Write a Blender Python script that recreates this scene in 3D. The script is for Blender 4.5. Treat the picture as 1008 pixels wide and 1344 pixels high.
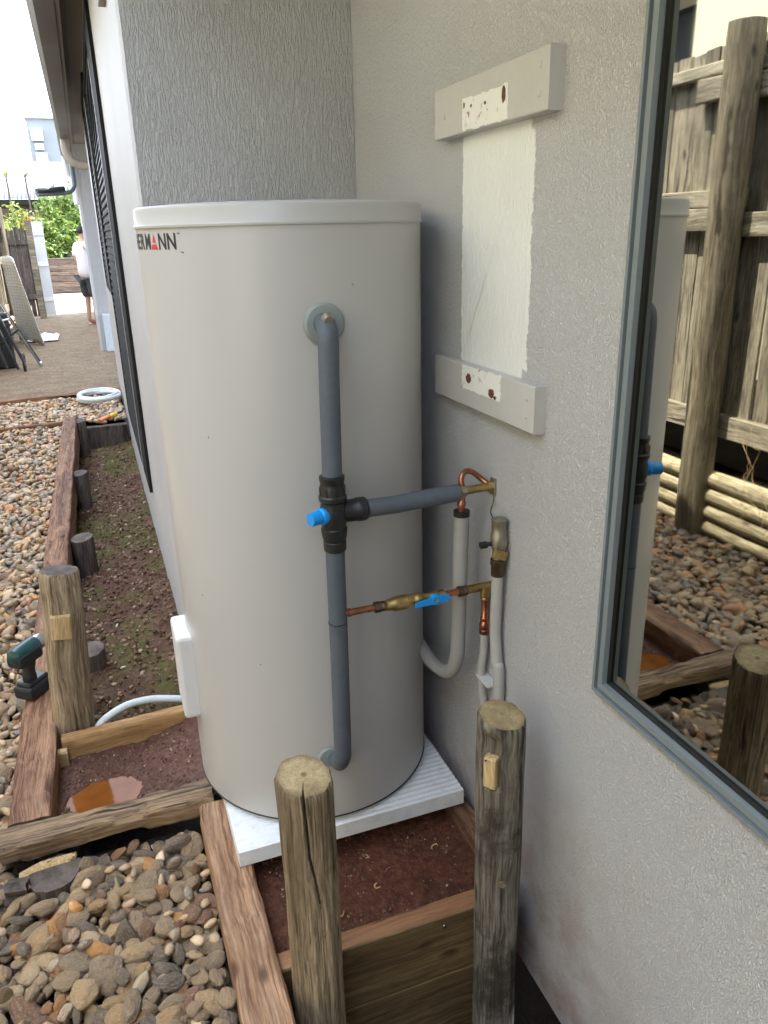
import bpy, bmesh, math, random
import numpy as np
from mathutils import Vector, Matrix, noise
R_ = math.radians
random.seed(7); rng = np.random.default_rng(7)
for o in list(bpy.data.objects): bpy.data.objects.remove(o)
SC = bpy.context.scene; COL = SC.collection

# ------------------------------------------------------------------ camera
FPX, YAW, PIT, ROL = 1008.84, R_(19.88), R_(20.05), R_(1.415)
CAM = np.array([0.0, 0.0, 1.43])
_cy, _sy = math.cos(YAW), math.sin(YAW)
_f = np.array([_sy*math.cos(PIT), _cy*math.cos(PIT), -math.sin(PIT)])
_r = np.array([_cy, -_sy, 0.0]); _d = np.cross(_f, _r)
_c, _s = math.cos(ROL), math.sin(ROL)
MR = np.array([_c*_r+_s*_d, -_s*_r+_c*_d, _f])
cd = bpy.data.cameras.new('camera'); co = bpy.data.objects.new('camera', cd); COL.objects.link(co)
cd.sensor_fit = 'HORIZONTAL'; cd.sensor_width = 36; cd.lens = 36*FPX/1008
cd.clip_start = .02; cd.clip_end = 900
mw = Matrix.Identity(4)
for i in range(3):
    mw[i][0] = MR[0][i]; mw[i][1] = -MR[1][i]; mw[i][2] = -MR[2][i]; mw[i][3] = CAM[i]
co.matrix_world = mw
SC.camera = co

def ray(u, v): return MR.T @ np.array([(u-504)/FPX, (v-672)/FPX, 1.0])
def onz(u, v, z): d = ray(u, v); return CAM+d*((z-CAM[2])/d[2])
def onx(u, v, x): d = ray(u, v); return CAM+d*((x-CAM[0])/d[0])
def ony(u, v, y): d = ray(u, v); return CAM+d*((y-CAM[1])/d[1])

# ------------------------------------------------------------------ world, sun, exposure
SUN = Vector((1.0, .42, 2.25)).normalized()
elev = math.asin(SUN.z); az = math.atan2(SUN.x, SUN.y)
w = bpy.data.worlds.new('World'); SC.world = w; w.use_nodes = True
nt = w.node_tree; nt.nodes.clear()
out = nt.nodes.new('ShaderNodeOutputWorld'); bg = nt.nodes.new('ShaderNodeBackground')
sky = nt.nodes.new('ShaderNodeTexSky'); sky.sky_type = 'NISHITA'; sky.sun_disc = False
sky.sun_elevation = elev; sky.sun_rotation = az; sky.dust_density = 1.5; sky.ozone_density = 1.0
tc = nt.nodes.new('ShaderNodeTexCoord'); mp = nt.nodes.new('ShaderNodeMapping'); mp.inputs['Scale'].default_value = (1, 1, 2.6)
cn = nt.nodes.new('ShaderNodeTexNoise'); cn.inputs['Scale'].default_value = 1.9; cn.inputs['Detail'].default_value = 7; cn.inputs['Roughness'].default_value = .6
cr = nt.nodes.new('ShaderNodeValToRGB'); cr.color_ramp.elements[0].position = .36; cr.color_ramp.elements[1].position = .58
cm = nt.nodes.new('ShaderNodeMix'); cm.data_type = 'RGBA'
cm.inputs['B'].default_value = (10.1, 11.2, 13.3, 1)
nt.links.new(tc.outputs['Generated'], mp.inputs['Vector']); nt.links.new(mp.outputs[0], cn.inputs['Vector'])
nt.links.new(cn.outputs['Fac'], cr.inputs['Fac']); nt.links.new(cr.outputs['Color'], cm.inputs['Factor'])
nt.links.new(sky.outputs[0], cm.inputs['A']); nt.links.new(cm.outputs['Result'], bg.inputs['Color'])
bg.inputs['Strength'].default_value = .13
nt.links.new(bg.outputs[0], out.inputs['Surface'])
sl = bpy.data.lights.new('sun', 'SUN'); sl.energy = 4.6; sl.angle = R_(.53); sl.color = (1, .965, .90)
so = bpy.data.objects.new('sun', sl); COL.objects.link(so); so.rotation_euler = SUN.to_track_quat('Z', 'Y').to_euler(); so.location = (3, 2, 12)
vs = SC.view_settings; vs.view_transform = 'Standard'; vs.look = 'None'; vs.exposure = 2.4; vs.gamma = 1; vs.use_curve_mapping = False
SC.cycles.use_denoising = True
SC.cycles.max_bounces = 10; SC.cycles.diffuse_bounces = 6; SC.cycles.glossy_bounces = 5; SC.cycles.transmission_bounces = 6

# ------------------------------------------------------------------ material helpers
class NT:
    def __init__(s, name):
        s.m = bpy.data.materials.new(name); s.m.use_nodes = True
        s.t = s.m.node_tree; s.b = s.t.nodes['Principled BSDF']
    def n(s, typ, props=None, **ins):
        nd = s.t.nodes.new(typ)
        for k, v in (props or {}).items(): setattr(nd, k, v)
        for k, v in ins.items(): s.set(nd, k.replace('_', ' '), v)
        return nd
    def set(s, nd, k, v):
        i = nd.inputs[int(k)] if k.isdigit() else nd.inputs[k]
        if isinstance(v, bpy.types.NodeSocket): s.t.links.new(v, i)
        elif isinstance(v, bpy.types.Node): s.t.links.new(v.outputs[0], i)
        else: i.default_value = v
    def obj(s, scale=(1, 1, 1), rnd=True, off=(0, 0, 0)):
        c = s.n('ShaderNodeTexCoord').outputs['Object']
        if rnd:
            oi = s.n('ShaderNodeObjectInfo')
            mu = s.n('ShaderNodeVectorMath', {'operation': 'MULTIPLY'}); s.t.links.new(oi.outputs['Random'], mu.inputs[0]); mu.inputs[1].default_value = (37, 53, 71)
            ad = s.n('ShaderNodeVectorMath', {'operation': 'ADD'}); s.t.links.new(c, ad.inputs[0]); s.t.links.new(mu.outputs[0], ad.inputs[1]); c = ad.outputs[0]
        mpn = s.n('ShaderNodeMapping'); s.t.links.new(c, mpn.inputs['Vector']); mpn.inputs['Scale'].default_value = scale; mpn.inputs['Location'].default_value = off
        return mpn.outputs[0]
    def noise(s, vec, scale=1, detail=5, rough=.55, dist=0):
        return s.n('ShaderNodeTexNoise', Vector=vec, Scale=scale, Detail=detail, Roughness=rough, Distortion=dist).outputs['Fac']
    def ramp(s, fac, stops):
        r = s.n('ShaderNodeValToRGB'); e = r.color_ramp.elements
        while len(e) < len(stops): e.new(.5)
        for i, (p, c) in enumerate(stops):
            e[i].position = p; e[i].color = (c, c, c, 1) if isinstance(c, (int, float)) else (*c, 1)
        s.t.links.new(fac, r.inputs['Fac']); return r.outputs['Color']
    def mix(s, f, a, b, mode='MIX'):
        m = s.n('ShaderNodeMix', {'data_type': 'RGBA', 'blend_type': mode})
        for k, v in (('Factor', f), ('A', a), ('B', b)):
            i = [q for q in m.inputs if q.name == k and q.enabled][0]
            if isinstance(v, bpy.types.NodeSocket): s.t.links.new(v, i)
            else: i.default_value = (*v, 1) if isinstance(v, tuple) and len(v) == 3 else v
        return [q for q in m.outputs if q.enabled][0]
    def math(s, op, a, b=0):
        m = s.n('ShaderNodeMath', {'operation': op})
        for i, v in enumerate((a, b)):
            if isinstance(v, bpy.types.NodeSocket): s.t.links.new(v, m.inputs[i])
            else: m.inputs[i].default_value = v
        return m.outputs[0]
    def bump(s, h, dist=.003, strength=1.0, chain=None):
        b = s.n('ShaderNodeBump', Height=h, Distance=dist, Strength=strength)
        if chain is not None: s.t.links.new(chain, b.inputs['Normal'])
        s.t.links.new(b.outputs[0], s.b.inputs['Normal']); return b.outputs[0]
    def out(s, color=None, rough=None, metal=None, spec=None):
        for k, v in (('Base Color', color), ('Roughness', rough), ('Metallic', metal), ('Specular IOR Level', spec)):
            if v is None: continue
            if isinstance(v, bpy.types.NodeSocket): s.t.links.new(v, s.b.inputs[k])
            else: s.b.inputs[k].default_value = (*v, 1) if isinstance(v, tuple) else v
        return s.m

def plain(name, c, rough=.5, metal=0, spec=.5, var=.12, scale=40, bump=0):
    s = NT(name); v = s.obj((1, 1, 1)); f = s.noise(v, scale, 4)
    lo = tuple(x*(1-var) for x in c); hi = tuple(min(1, x*(1+var)) for x in c)
    f2 = s.noise(v, scale*.12, 3)
    col = s.mix(.5, s.ramp(f, [(.3, lo), (.7, hi)]), s.ramp(f2, [(.35, lo), (.65, hi)]))
    if bump: s.bump(f, bump)
    r = s.ramp(f2, [(.3, max(.02, rough-.08)), (.7, min(1, rough+.08))])
    return s.out(col, r, metal, spec)

def wood(name, dark, mid, light, axis='X', rough=.75, grain=1.0, stain=None, stain_pos=(.5, .62), bumpd=.003, spec=.3, knots=True):
    s = NT(name); ai = 'XYZ'.index(axis)
    def sc(along, across): q = [across*grain]*3; q[ai] = along*grain; return tuple(q)
    base = s.obj((1, 1, 1))
    wn = s.n('ShaderNodeTexNoise', Vector=base, Scale=5.0, Detail=2.0).outputs['Color']
    wv = s.n('ShaderNodeVectorMath', {'operation': 'MULTIPLY_ADD'}); s.t.links.new(wn, wv.inputs[0]); wv.inputs[1].default_value = (.035, .035, .035); s.t.links.new(base, wv.inputs[2])
    def nz(along, across, detail=8, rgh=.65, off=(0, 0, 0), dist=.2):
        mpn = s.n('ShaderNodeMapping'); s.t.links.new(wv.outputs[0], mpn.inputs['Vector']); mpn.inputs['Scale'].default_value = sc(along, across); mpn.inputs['Location'].default_value = off
        return s.noise(mpn.outputs[0], 1, detail, rgh, dist), mpn.outputs[0]
    f, _ = nz(1.6, 34, 9, .7); f2, _ = nz(7, 150, 5, .65); f6, _ = nz(.6, 9, 5, .6, (5, 8, 2))
    c = s.ramp(f, [(.32, dark), (.47, mid), (.62, light)])
    c = s.mix(.5, c, s.ramp(f2, [(.40, tuple(q*.55 for q in dark)), (.60, tuple(min(1, q*1.2) for q in light))]))
    c = s.mix(s.ramp(f6, [(.46, 0.0), (.66, .65)]), c, tuple(q*.8 for q in dark)); c = s.mix(s.ramp(f6, [(.30, .5), (.44, 0.0)]), c, tuple(min(1, q*1.1) for q in light))
    f3 = s.noise(s.obj((4, 4, 4)), 1, 6, .65); c = s.mix(s.ramp(f3, [(.46, 0.0), (.74, .45)]), c, dark)
    if stain:
        f4 = s.noise(s.obj((7, 7, 7), off=(3, 1, 4)), 1, 8, .7); c = s.mix(s.ramp(f4, [(stain_pos[0], 0.0), (stain_pos[1], .85)]), c, stain)
    ck, _ = nz(1.1, 24, 3, .5, (9, 2, 5)); ch = s.ramp(ck, [(.315, 0.0), (.345, 1.0)])
    c = s.mix(s.math('MULTIPLY', s.math('SUBTRACT', 1.0, ch), .8), c, tuple(q*.22 for q in dark))
    h = s.math('ADD', s.math('MULTIPLY', f, .5), s.math('MULTIPLY', f2, .45)); h = s.math('ADD', h, s.math('MULTIPLY', ch, .5))
    if knots:
        mpn = s.n('ShaderNodeMapping'); s.t.links.new(wv.outputs[0], mpn.inputs['Vector']); mpn.inputs['Scale'].default_value = tuple(4.2 if i == ai else 9 for i in range(3))
        vd = s.n('ShaderNodeTexVoronoi', Vector=mpn.outputs[0], Scale=1.0).outputs['Distance']
        c = s.mix(s.ramp(vd, [(.06, .85), (.15, 0.0)]), c, tuple(q*.6 for q in dark)); h = s.math('ADD', h, s.ramp(vd, [(.05, 0.0), (.11, .5)]))
    s.bump(h, bumpd)
    return s.out(c, s.ramp(f, [(.3, rough+.1), (.7, rough-.08)]), 0, spec)

def stucco(name, c, scale, bumpd, dirt=False, strength=1.0):
    s = NT(name)
    v = s.obj(scale, rnd=False); f = s.noise(v, 1, 4, .55, .6)
    fine = s.noise(s.obj((160, 160, 160), rnd=False), 1, 3, .6)
    big = s.noise(s.obj((1.7, 1.7, 1.7), rnd=False), 1, 5, .6)
    col = s.ramp(big, [(.3, tuple(q*.93 for q in c)), (.7, tuple(min(1, q*1.05) for q in c))])
    col = s.mix(.18, col, s.ramp(f, [(.35, tuple(q*.72 for q in c)), (.6, c)]))
    if dirt:
        g = s.n('ShaderNodeTexCoord').outputs['Object']; sp = s.n('ShaderNodeSeparateXYZ', Vector=g)
        zz = s.ramp(s.math('MULTIPLY', s.math('ADD', sp.outputs['Z'], .4), .8), [(.0, 1.0), (.62, 0.0)])
        yy = s.ramp(s.math('MULTIPLY', s.math('ADD', sp.outputs['Y'], -.6), 1.0), [(.05, 0.0), (.5, 1.0)])
        dn = s.ramp(s.noise(s.obj((9, 9, 9), rnd=False), 1, 6, .7), [(.38, .3), (.62, 1.0)])
        k = s.math('MULTIPLY', s.math('MULTIPLY', zz, yy), dn)
        col = s.mix(s.math('MULTIPLY', k, .95), col, (.34, .20, .15))
    ridge = s.ramp(f, [(.38, 0.0), (.62, 1.0)])
    b = s.bump(ridge, bumpd, strength)
    s.bump(fine, .0012, .8, b)
    return s.out(col, .58, 0, .4)

def metalm(name, c, rough=.3, tarn=(.25, .16, .06), pos=(.45, .75)):
    s = NT(name); f = s.noise(s.obj((30, 30, 30)), 1, 5, .65)
    col = s.mix(s.ramp(f, [(pos[0], 0.0), (pos[1], .8)]), c, tarn)
    s.bump(f, .0006)
    return s.out(col, s.ramp(f, [(.3, rough-.08), (.7, rough+.2)]), 1.0)

M = {}
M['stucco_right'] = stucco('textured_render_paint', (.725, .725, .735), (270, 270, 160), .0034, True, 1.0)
M['stucco_shaded'] = stucco('textured_render_shaded', (.54, .543, .548), (230, 230, 44), .0038, False, 1.0)  # same paint as the right wall, with the recess shade put into the colour
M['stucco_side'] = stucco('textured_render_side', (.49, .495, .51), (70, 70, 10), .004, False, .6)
M['trim_paint'] = plain('painted_board', (.52, .51, .50), .55, var=.05, scale=60, bump=.0008)
# old white paint left where a panel was removed
s = NT('old_white_paint'); v = s.obj((190, 190, 60), rnd=False); f = s.noise(v, 1, 5, .6, .5)
f2 = s.noise(s.obj((3, 3, 3), rnd=False), 1, 5)
c = s.mix(s.ramp(f2, [(.4, 0.0), (.8, .4)]), (.86, .88, .86), (.72, .75, .72))
s.bump(s.ramp(f, [(.38, 0.0), (.62, 1.0)]), .0016, .8); M['white_patch'] = s.out(c, .6)
s = NT('chipped_white_paint'); f = s.noise(s.obj((45, 45, 45), rnd=False), 1, 6, .7); f2 = s.noise(s.obj((16, 16, 16), rnd=False, off=(1, 2, 3)), 1, 4, .6)
c = s.mix(s.ramp(f, [(.60, 0.0), (.66, .9)]), (.82, .82, .79), (.30, .17, .09)); c = s.mix(s.ramp(f2, [(.60, 0.0), (.70, .6)]), c, (.42, .34, .26))
s.bump(f, .002); M['chip'] = s.out(c, .7)
M['rust'] = plain('rust_hole', (.14, .06, .03), .9, var=.4, scale=120)
M['alu'] = plain('grey_powder_coat', (.19, .225, .245), .38, var=.05, scale=30)
M['black_groove'] = plain('rubber_seal', (.012, .012, .013), .6)
s = NT('tinted_reflective_glass'); f = s.noise(s.obj((1.3, 1.3, 1.3), rnd=False), 1, 2)
s.bump(f, .0015, .08); fd = s.noise(s.obj((6, 6, 2.5), rnd=False), 1, 6, .7); M['mirror'] = s.out((.38, .38, .345), s.ramp(fd, [(.4, .008), (.8, .05)]), 1.0)
s = NT('heater_enamel'); f = s.noise(s.obj((1.2, 1.2, .6), rnd=False), 1, 3); f2 = s.noise(s.obj((230, 230, 230), rnd=False), 1, 2); dd = s.noise(s.obj((14, 14, 9), rnd=False), 1, 6, .7)
c = s.mix(s.ramp(dd, [(.55, 0.0), (.85, .12)]), (.455, .446, .43), (.38, .345, .30))
b = s.bump(f, .02, .10); s.bump(f2, .0004, .35, b); M['tank'] = s.out(c, s.ramp(dd, [(.3, .29), (.9, .36)]), 0, .5)
M['lid'] = plain('heater_lid_enamel', (.44, .435, .42), .38, var=.02)
M['white_plastic'] = plain('white_plastic', (.62, .62, .61), .42, var=.03)
M['ink'] = plain('black_ink', (.02, .02, .022), .5); M['red_ink'] = plain('red_ink', (.62, .04, .07), .5)
M['insul'] = plain('grey_foam_insulation', (.086, .102, .128), .62, var=.14, scale=60, bump=.0008)
M['collar'] = plain('grey_green_collar', (.24, .27, .26), .5, var=.08)
M['blackp'] = plain('black_plastic', (.012, .0125, .014), .42, var=.1)
M['blue'] = plain('blue_plastic', (.0, .27, .74), .38, var=.05)
M['brass'] = metalm('brass', (.60, .43, .17), .32, (.22, .15, .07), (.40, .66))
M['brass_dull'] = metalm('dull_brass', (.43, .41, .34), .45, (.20, .18, .14))
M['bronze'] = metalm('dark_bronze', (.17, .12, .085), .45, (.06, .045, .035))
M['copper'] = metalm('copper', (.52, .215, .13), .32, (.19, .075, .05), (.38, .62))
M['pvc'] = plain('grey_conduit_plastic', (.36, .355, .345), .45, var=.05)
M['pvcw'] = plain('pale_pipe_plastic', (.43, .425, .41), .42, var=.05)
s = NT('painted_slab'); v = s.obj((40, 40, 40), rnd=False); f = s.noise(v, 1, 5, .6); f2 = s.noise(s.obj((6, 6, 6), rnd=False), 1, 4)
c = s.mix(s.ramp(f, [(.5, 0.0), (.75, .5)]), (.70, .72, .73), (.48, .47, .45)); c = s.mix(s.ramp(f2, [(.55, 0.0), (.8, .4)]), c, (.42, .30, .24)); s.bump(f, .0015); M['slab'] = s.out(c, .65)
M['sleeper'] = wood('weathered_red_sleeper', (.055, .023, .014), (.175, .078, .041), (.33, .19, .108), 'X', grain=1.0, stain=(.44, .28, .17), stain_pos=(.58, .74))
M['sleeper_new'] = wood('orange_brown_sleeper', (.11, .052, .027), (.285, .148, .075), (.47, .295, .175), 'X', grain=1.0, stain=(.33, .10, .05), stain_pos=(.60, .80))
M['beam'] = wood('split_grey_sleeper', (.05, .034, .024), (.135, .085, .055), (.34, .23, .125), 'X', grain=.9, stain=(.50, .36, .19), stain_pos=(.60, .68), bumpd=.008)
M['cut'] = wood('fresh_cut_timber', (.24, .12, .045), (.40, .22, .09), (.55, .35, .15), 'X', grain=1.2)
M['cutend'] = wood('pale_cut_block', (.36, .24, .11), (.52, .37, .18), (.64, .48, .25), 'Z', grain=1.2)
M['front_face'] = wood('stained_green_board', (.075, .045, .02), (.15, .095, .042), (.23, .155, .07), 'X', grain=.7)
M['front_top'] = wood('orange_board', (.22, .10, .045), (.33, .165, .08), (.44, .25, .13), 'X', grain=.8)
M['post'] = wood('weathered_pine_post', (.095, .064, .036), (.27, .20, .12), (.44, .345, .225), 'Z', grain=1.1, stain=(.19, .12, .06), stain_pos=(.62, .78), bumpd=.004)
M['post_dark'] = wood('weathered_dark_post', (.04, .032, .025), (.16, .13, .10), (.36, .33, .27), 'Z', grain=.9, stain=(.035, .028, .022), stain_pos=(.50, .64), bumpd=.004)
M['stub'] = wood('dark_stub', (.03, .022, .018), (.075, .055, .045), (.14, .11, .09), 'Z')
M['paling'] = wood('grey_paling', (.055, .045, .032), (.20, .17, .122), (.37, .325, .24), 'Z', grain=.7)
M['rail'] = wood('grey_rail', (.09, .075, .05), (.25, .215, .15), (.44, .39, .29), 'X', grain=.8)
M['log'] = wood('pale_log', (.10, .075, .04), (.29, .24, .135), (.46, .40, .265), 'Y', grain=.7, stain=(.12, .09, .05), stain_pos=(.55, .7))
M['fpost'] = wood('fence_post', (.07, .055, .034), (.18, .145, .095), (.31, .265, .18), 'Z', grain=.7)
s = NT('end_grain'); g = s.obj((1, 1, 1), rnd=False)
nz = s.n('ShaderNodeTexWave', {'wave_type': 'RINGS', 'rings_direction': 'Z'}, Vector=g, Scale=75.0, Distortion=6.0, Detail=4.0, Detail_Scale=2.2, Detail_Roughness=.7)
f = s.noise(s.obj((26, 26, 26)), 1, 7, .7); f5 = s.noise(s.obj((150, 150, 150)), 1, 4, .7)
c = s.mix(s.ramp(nz.outputs['Fac'], [(.1, .55), (.7, .0)]), (.50, .405, .225), (.37, .27, .125)); c = s.mix(s.ramp(f, [(.38, 0.0), (.70, .9)]), c, (.19, .135, .07)); c = s.mix(s.ramp(f5, [(.4, .5), (.6, 0.0)]), c, (.24, .18, .10)); sx = s.n('ShaderNodeSeparateXYZ', Vector=s.n('ShaderNodeTexCoord').outputs['Object']); rr_ = s.math('SQRT', s.math('ADD', s.math('MULTIPLY', sx.outputs['X'], sx.outputs['X']), s.math('MULTIPLY', sx.outputs['Y'], sx.outputs['Y']))); rr_ = s.math('ADD', rr_, s.math('MULTIPLY', s.math('SUBTRACT', f, .5), .03)); c = s.mix(s.ramp(s.math('MULTIPLY', rr_, 10), [(.38, 0.0), (.52, .75)]), c, (.15, .105, .055)); c = s.mix(s.ramp(s.math('MULTIPLY', rr_, 10), [(.015, .8), (.06, 0.0)]), c, (.13, .085, .045))
an = s.noise(s.n('ShaderNodeCombineXYZ', X=s.math('ARCTAN2', sx.outputs['Y'], sx.outputs['X']), Y=0.0, Z=0.0).outputs[0], 5.5, 2, .5); c = s.mix(s.ramp(an, [(.30, .7), (.36, 0.0)]), c, (.09, .065, .035))
s.bump(f5, .002); M['endgrain'] = s.out(c, .8, 0, .2)
s = NT('dark_end_grain'); f = s.noise(s.obj((22, 22, 22)), 1, 6, .65); s.bump(f, .002); M['endgrain_dark'] = s.out(s.ramp(f, [(.3, (.035, .027, .022)), (.7, (.15, .12, .10))]), .8, 0, .25)
def soil(name, a, b, c, moss=None, wet=.8, sc=1.0, spec=.3):
    s = NT(name); f = s.noise(s.obj((55*sc,)*3, rnd=False), 1, 8, .72); g = s.noise(s.obj((6, 6, 6), rnd=False), 1, 6, .65); h = s.noise(s.obj((260*sc,)*3, rnd=False), 1, 3, .7)
    col = s.ramp(f, [(.3, a), (.52, b), (.75, c)]); col = s.mix(s.ramp(g, [(.35, .0), (.7, .6)]), col, a)
    if moss:
        m_ = s.noise(s.obj((2.4, 2.0, 2.4), rnd=False, off=(2.2, 1.3, 0)), 1, 5, .7)
        col = s.mix(s.ramp(m_, [(.47, 0.0), (.58, .92)]), col, s.ramp(h, [(.3, tuple(q*.5 for q in moss)), (.7, moss)]))
    b1 = s.bump(f, .012); s.bump(h, .003, .8, b1)
    return s.out(col, s.ramp(g, [(.35, wet), (.65, min(1, wet+.15))]), 0, spec)
M['soil_red'] = soil('red_soil', (.055, .019, .010), (.155, .056, .030), (.27, .125, .075))
M['soil_box'] = soil('puddled_soil', (.06, .026, .016), (.165, .078, .052), (.28, .165, .12), wet=.40)
M['soil_dark'] = soil('damp_garden_soil', (.042, .020, .011), (.125, .063, .037), (.24, .14, .09), moss=(.105, .10, .02))
M['soil_under'] = soil('dry_dark_soil', (.006, .005, .004), (.012, .009, .007), (.022, .017, .014), wet=1.0, spec=0.0)
M['grit'] = soil('bed_grit', (.03, .024, .017), (.075, .06, .042), (.13, .105, .075))
M['agg'] = soil('exposed_aggregate', (.09, .065, .04), (.26, .195, .125), (.48, .385, .27), wet=.9, sc=.55)
M['lawn'] = soil('rough_ground', (.05, .055, .02), (.11, .11, .05), (.19, .17, .09))
s = NT('muddy_water'); M['water'] = s.out(s.ramp(s.noise(s.obj((9, 9, 9), rnd=False), 1, 4), [(.3, (.16, .05, .010)), (.7, (.24, .082, .018))]), .06, 0, .22)
s.b.inputs['IOR'].default_value = 1.33; s.bump(s.noise(s.obj((30, 30, 30), rnd=False), 1, 3), .0015, .12)
def pebmat(name, attr):
    s = NT(name)
    if attr: rv = s.n('ShaderNodeAttribute', {'attribute_name': 'rnd'}).outputs['Fac']
    else: rv = s.n('ShaderNodeObjectInfo').outputs['Random']
    pal = [(0, (.235, .19, .13)), (.10, (.33, .26, .17)), (.19, (.13, .12, .10)), (.27, (.40, .305, .18)), (.37, (.25, .205, .145)), (.46, (.17, .145, .115)), (.54, (.36, .26, .145)), (.62, (.47, .38, .25)), (.69, (.16, .14, .115)), (.75, (.47, .25, .085)), (.79, (.30, .235, .155)), (.89, (.34, .18, .085)), (.93, (.54, .47, .36)), (.96, (.20, .115, .07))]
    r = s.n('ShaderNodeValToRGB'); r.color_ramp.interpolation = 'CONSTANT'; e = r.color_ramp.elements
    while len(e) < len(pal): e.new(.5)
    for i, (p, c) in enumerate(pal): e[i].position = p; e[i].color = (c[0]*1.14, c[1]*1.0, c[2]*.86, 1)
    s.t.links.new(rv, r.inputs['Fac']); base = r.outputs['Color']
    v = s.obj((1, 1, 1), rnd=not attr)
    f = s.noise(v, 60 if attr else 1.9, 8, .7); b2 = s.n('ShaderNodeTexNoise', Vector=s.obj((18, 18, 90) if attr else (.7, .7, 3.2), rnd=not attr), Scale=1.0, Detail=4.0, Distortion=1.5).outputs['Fac']
    f9 = s.noise(v, 160 if attr else 7, 5, .7); c = s.mix(s.ramp(f, [(.30, .55), (.46, 0.0)]), base, (.10, .075, .05)); c = s.mix(s.ramp(f9, [(.50, 0.0), (.72, .5)]), c, (.60, .50, .36)); c = s.mix(s.ramp(f9, [(.26, .5), (.38, 0.0)]), c, (.06, .05, .04))
    c = s.mix(s.ramp(b2, [(.55, 0.0), (.68, .45)]), c, (.42, .35, .26))
    s.bump(f, .004 if attr else .05, .7)
    return s.out(c, s.ramp(f, [(.3, .28), (.7, .5)]), 0, .55)
M['peb'] = pebmat('river_pebble', False); M['peb_many'] = pebmat('river_pebbles_loose', True)
M['gutter'] = plain('gutter_enamel', (.145, .135, .125), .5, var=.12, scale=14)
M['soffit'] = plain('soffit_paint', (.27, .25, .235), .7, var=.06)
M['fascia'] = plain('fascia_paint', (.33, .30, .27), .6)
M['cream_pipe'] = plain('downpipe_paint', (.42, .38, .34), .5)
M['black_alu'] = plain('black_aluminium', (.016, .017, .018), .75, 0, .12, .15)
M['silver'] = plain('silver_edge', (.55, .55, .56), .35, .4)
M['dark_glass'] = NT('dark_screen_glass').out((.02, .022, .024), .5, 0, .3)
M['cream_wall'] = plain('cream_render', (.60, .555, .38), .8, var=.03)
M['house_far'] = plain('pale_render', (.24, .255, .26), .8, var=.04)
M['roof'] = plain('corrugated_steel', (.20, .21, .215), .5, 0, var=.08)
M['roof_tile'] = plain('roof_sheet', (.20, .19, .18), .6)
M['darkgreen'] = plain('dark_pipe_paint', (.10, .125, .125), .4)
M['ink_dark'] = plain('matte_black', (.01, .01, .01), .9)  # even near-black for the room curtain and shed gutter
M['skin'] = plain('skin', (.46, .26, .18), .5, var=.06); M['shirt'] = plain('pale_shirt_cloth', (.66, .62, .63), .85, var=.08)
M['shorts'] = plain('dark_shorts_cloth', (.045, .048, .052), .9, var=.2); M['hair'] = plain('dark_hair', (.018, .014, .012), .6, var=.3); M['sandal'] = plain('pink_sandal', (.55, .18, .17), .6)
M['plate'] = None
s = NT('embossed_sheet'); g = s.obj((22, 22, 22), rnd=False); vo = s.n('ShaderNodeTexVoronoi', Vector=g, Scale=1.0, Randomness=.25).outputs['Distance']
s.bump(vo, .012); f = s.noise(s.obj((3, 3, 3), rnd=False), 1, 4); M['plate'] = s.out(s.mix(s.ramp(vo, [(.2, 0.0), (.6, .6)]), s.ramp(f, [(.3, (.60, .61, .60)), (.7, (.72, .72, .70))]), (.30, .30, .29)), .4, 0)
M['foil'] = plain('white_plastic_wrap', (.78, .78, .76), .4)
M['hose'] = plain('pale_hose', (.60, .66, .66), .4); M['orange'] = plain('orange_plastic', (.75, .16, .04), .45); M['yellow'] = plain('yellow_plastic', (.68, .50, .07), .45)
M['teal'] = plain('teal_plastic', (.008, .05, .053), .38, var=.15); M['tool_dark'] = plain('tool_rubber', (.014, .016, .018), .55, var=.2); M['chrome'] = NT('tool_steel').out((.45, .46, .47), .3, 1.0)
M['pale_box'] = plain('pale_blue_panel', (.62, .70, .76), .5)
def leafmat(name, a, b):
    s = NT(name); r = s.n('ShaderNodeAttribute', {'attribute_name': 'rnd'}).outputs['Fac']
    s.b.inputs['Subsurface Weight'].default_value = 0
    c = s.ramp(r, [(0, a), (1, b)]); m_ = s.out(c, .5, 0, .35)
    tr = s.n('ShaderNodeBsdfTranslucent', Color=c); mx = s.n('ShaderNodeMixShader', Fac=.35)
    s.t.links.new(s.b.outputs[0], mx.inputs[1]); s.t.links.new(tr.outputs[0], mx.inputs[2]); s.t.links.new(mx.outputs[0], s.t.nodes['Material Output'].inputs['Surface'])
    return m_
M['leaf'] = leafmat('bush_leaf', (.06, .11, .02), (.19, .26, .05)); M['leaf_dark'] = leafmat('dense_leaf', (.035, .075, .02), (.12, .19, .05)); M['grass'] = leafmat('strap_leaf', (.10, .15, .025), (.30, .33, .09)); M['cordy'] = leafmat('orange_leaf', (.32, .09, .02), (.48, .22, .05))
M['far_timber'] = wood('far_sleeper', (.05, .035, .028), (.13, .09, .07), (.22, .17, .13), 'X', grain=.4)
M['sand'] = plain('pale_paving', (.33, .265, .155), .9, var=.1, scale=20)

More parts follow.
